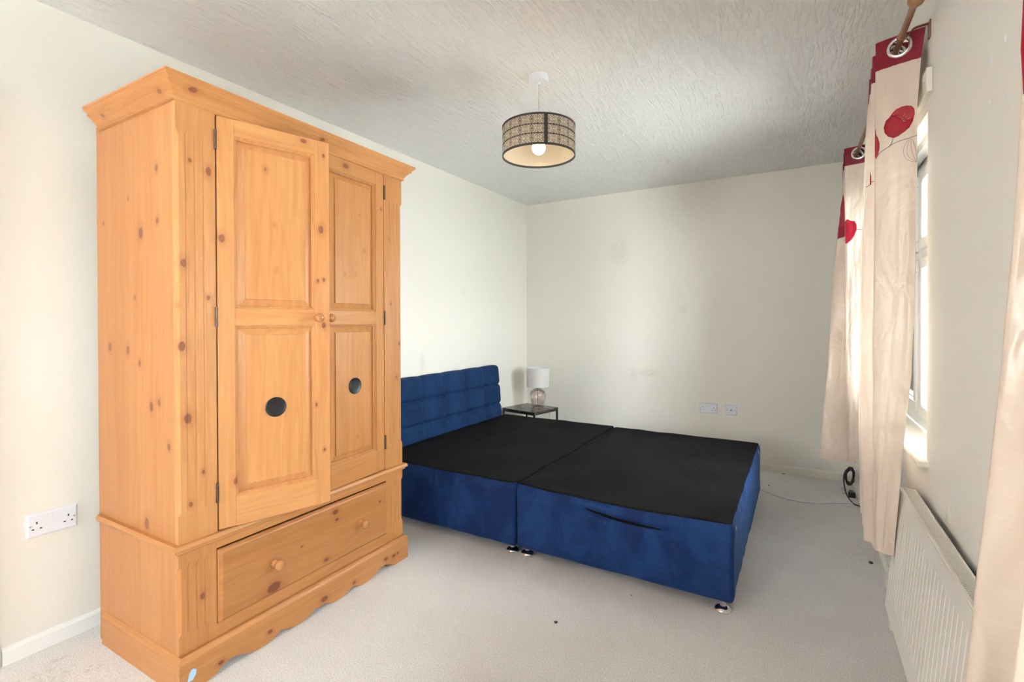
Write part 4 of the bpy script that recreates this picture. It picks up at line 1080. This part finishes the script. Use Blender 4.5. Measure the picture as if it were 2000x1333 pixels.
# --- far curtain
fr1 = [(0.43, 2.662), (0.92, 2.650), (1.19, 2.645), (1.69, 2.641), (2.16, 2.637)]
fr2 = [(0.41, 2.527), (0.70, 2.545), (1.0, 2.569), (1.48, 2.593), (1.725, 2.612), (1.92, 2.636), (2.06, 2.639), (2.16, 2.640)]
def plan_far(z):
    a, c = lerp_tab(fr1, z), lerp_tab(fr2, z); k = (2.16 - z)/1.75
    wb = 2.760; wn = 2.760 - 0.025*k; wi = wb - 0.095*k
    return [(wn, -1.195), ((wn + a)/2, -1.182), (a, -1.160), ((a + wi)/2, -1.137), (wi, -1.118), ((wi + c)/2, -1.098), (c, -1.075), ((c + wb)/2, -1.045), (wb, -1.012),
            ((wb + 2.65)/2, -.985), (2.65, -.958), ((wb + 2.65)/2, -.93), (wb, -.905), (2.71, -.88), (2.65, -.85), (2.71, -.82), (2.755, -.79)]
def P2(x, y): return (2.640 + (x - 1650)*0.00232, 1.691 - (y - 456)*0.00281)
far_m = [dict(seg=(0.0, 0.125), petals=[('poppy_petal', [P2(*p) for p in [(1651,433),(1655,428),(1661,432),(1669,434),(1673,442),(1673,452),(1669,462),(1663,470),(1656,475),(1651,476)]], M_petal_dark, 0.002)],
    lines=[('stem', [[P2(1673,450), P2(1680,452), P2(1686,451)]], M_thread, 0.0012)]),
    dict(seg=(0.25, 0.375), petals=[('poppy_petal', [(2.639,1.93),(2.646,1.86),(2.650,1.79),(2.652,1.74),(2.645,1.735),(2.617,1.732),(2.620,1.79),(2.628,1.86)], M_petal_light, 0.0018), ('poppy_petal', [(2.617,1.745),(2.652,1.745),(2.652,1.69),(2.640,1.683),(2.612,1.676)], M_petal_dark, 0.0024)], lines=[])]
make_curtain('champagne curtain with poppies at the far end of the pole, beside the far wall', plan_far, lambda t: 0.432 - 0.02*max(0, min(1, (t - .12)/.2)), 5.0,
    [Vector((2.702, -1.182, 2.118))] + [Vector((pole_at(y), y, 2.118)) for y in (-1.137, -1.098, -1.045, -.985, -.93, -.88, -.82)], far_m, (2.70, -1.15, 0.41))
# --- nearest curtain, half out of the picture on the right
tr = [(0.40, 2.594), (0.774, 2.611), (0.887, 2.620), (1.038, 2.631), (1.166, 2.641), (1.292, 2.651), (1.557, 2.661), (2.16, 2.665)]
def plan_third(z):
    a = lerp_tab(tr, z); k = (2.16 - z)/1.75; w = 2.772 - 0.02*k
    return [(w, -3.555), ((w + a)/2, -3.572), (a, -3.600), ((a + w)/2 + .004, -3.632), (w, -3.662), ((a + w)/2, -3.69), (a + .004, -3.735), ((a + w)/2, -3.785), (w, -3.84), ((a + w)/2, -3.895), (a + .006, -3.95), ((a + w)/2, -4.01), (w, -4.07), ((a + w)/2, -4.13), (a + .006, -4.19), ((a + w)/2, -4.25), (w, -4.31)]
third_m = [dict(seg=(1/8, 2/8), petals=[('poppy_petal', [(2.6605,1.600),(2.672,1.585),(2.69,1.59),(2.715,1.57),(2.72,1.54),(2.705,1.505),(2.68,1.487),(2.6605,1.485),(2.659,1.54)], M_petal_dark, 0.002)], lines=[])]
make_curtain('champagne curtain cut off by the right edge of the photo, in front of radiator', plan_third, lambda t: 0.42, 9.0,
    [Vector((pole_at(y), y, 2.118)) for y in (-3.572, -3.632, -3.69, -3.785, -3.895, -4.01, -4.13, -4.25)], third_m, (2.70, -3.6, 0.41))

# ------------------------------------------------------------------ cables and litter near the far right corner
coil = []
for i in range(112):
    a = 2*PI*i/16; coil.append((2.738 + (0.026 + 0.005*math.sin(i*0.37))*math.cos(a) + 0.003*math.sin(i*1.7), -0.20 + 0.03*math.cos(a) + 0.016*math.sin(i*0.21), 0.098 + (0.056 + 0.008*math.cos(i*0.31))*math.sin(a) + 0.003*math.cos(i*2.3)))
BC = tag(empty('black_cable', (2.735, -0.2, 0.0)), 'coiled black power cable with plug lying by the far right corner', 'cable')
inv = Matrix.Translation((-2.735, 0.2, 0))
b = MB(); b.tube([inv @ Vector(p) for p in coil], 0.0048, 7); mk('coil', b, M_black_plastic, BC, True)
lead = crspline([(2.715, -0.165, 0.13), (2.70, -0.20, 0.09), (2.700, -0.30, 0.035), (2.712, -0.42, 0.010), (2.735, -0.53, 0.006), (2.765, -0.56, 0.006)], 7)
b = MB(); b.tube([inv @ Vector(p) for p in lead], 0.0042, 7); mk('lead', b, M_black_plastic, BC, True)
b = MB(); b.box(-0.020, 0.020, -0.19, -0.15, 0.0, 0.035); b.box(-0.012, 0.012, -0.155, -0.10, 0.008, 0.03); mk('plug', b, M_black_plastic, BC, bevel=0.004)
b = MB(); b.tube(crspline([(2.06, -0.50, .0045), (2.186, -0.527, .0045), (2.28, -0.60, .0045), (2.378, -0.645, .0045), (2.51, -0.640, .0045), (2.58, -0.590, .0045), (2.656, -0.548, .0045), (2.762, -0.508, .0045)], 7), 0.0046, 8)
tag(mk('white_cable', b, M_white, None, True), 'thin white cable trailing over the carpet behind the bed foot', 'cable')
def crumple(name, x, y, r, mat, label, cat, flat=0.6, seed=1, group=None):
    b = MB(); L = []
    for i in range(6):
        th = PI*i/5; row = []
        for j in range(9):
            a = 2*PI*j/9; q = 1 + 0.38*nz(math.cos(a)*2, math.sin(a)*2 + seed*3.1, th, 1.3)
            row.append((x + r*q*math.sin(th)*math.cos(a), y + r*q*math.sin(th)*math.sin(a), max(0.0, r*flat*(1 - math.cos(th))*0.5*q)))
        L.append(row)
    b.loft(L, True, True, True); return tag(mk(name, b, mat, None, 'auto'), label, cat, group)
crumple('tissue', 2.690, -0.19, 0.017, M_tissue, 'white scrap of tissue beside the black cable, furthest of three', 'tissue', 0.8, 1, 'tissue scraps')
crumple('tissue', 2.700, -0.305, 0.018, M_tissue, 'white scrap of tissue against the loop of the black cable, middle of three', 'tissue', 0.8, 2, 'tissue scraps')
crumple('tissue', 2.705, -0.57, 0.019, M_tissue, 'flat white scrap of tissue in front of the white cable, nearest of three', 'tissue', 0.35, 3, 'tissue scraps')
crumple('crumb', 2.318, -0.030, 0.008, M_crumb, 'orange brown crumb against the skirting of the far wall', 'crumb', 1.0, 4)
crumple('lint', 1.586, -2.652, 0.0075, M_fluff, 'dark bit of fluff on the carpet in front of the bed', 'fluff', 0.7, 5)
crumple('lint', 2.231, -0.388, 0.006, M_fluff, 'dark speck on the carpet between bed foot and far wall', 'fluff', 0.7, 6)
crumple('lint', 2.735, -1.43, 0.010, M_fluff, 'dark bit of dirt on the carpet below the near curtain', 'fluff', 0.9, 7)
crumple('crumb', 1.79, -2.31, 0.005, M_yellow, 'tiny yellow crumb on the carpet under the bed side', 'crumb', 0.8, 8)
bpy.context.view_layer.update()
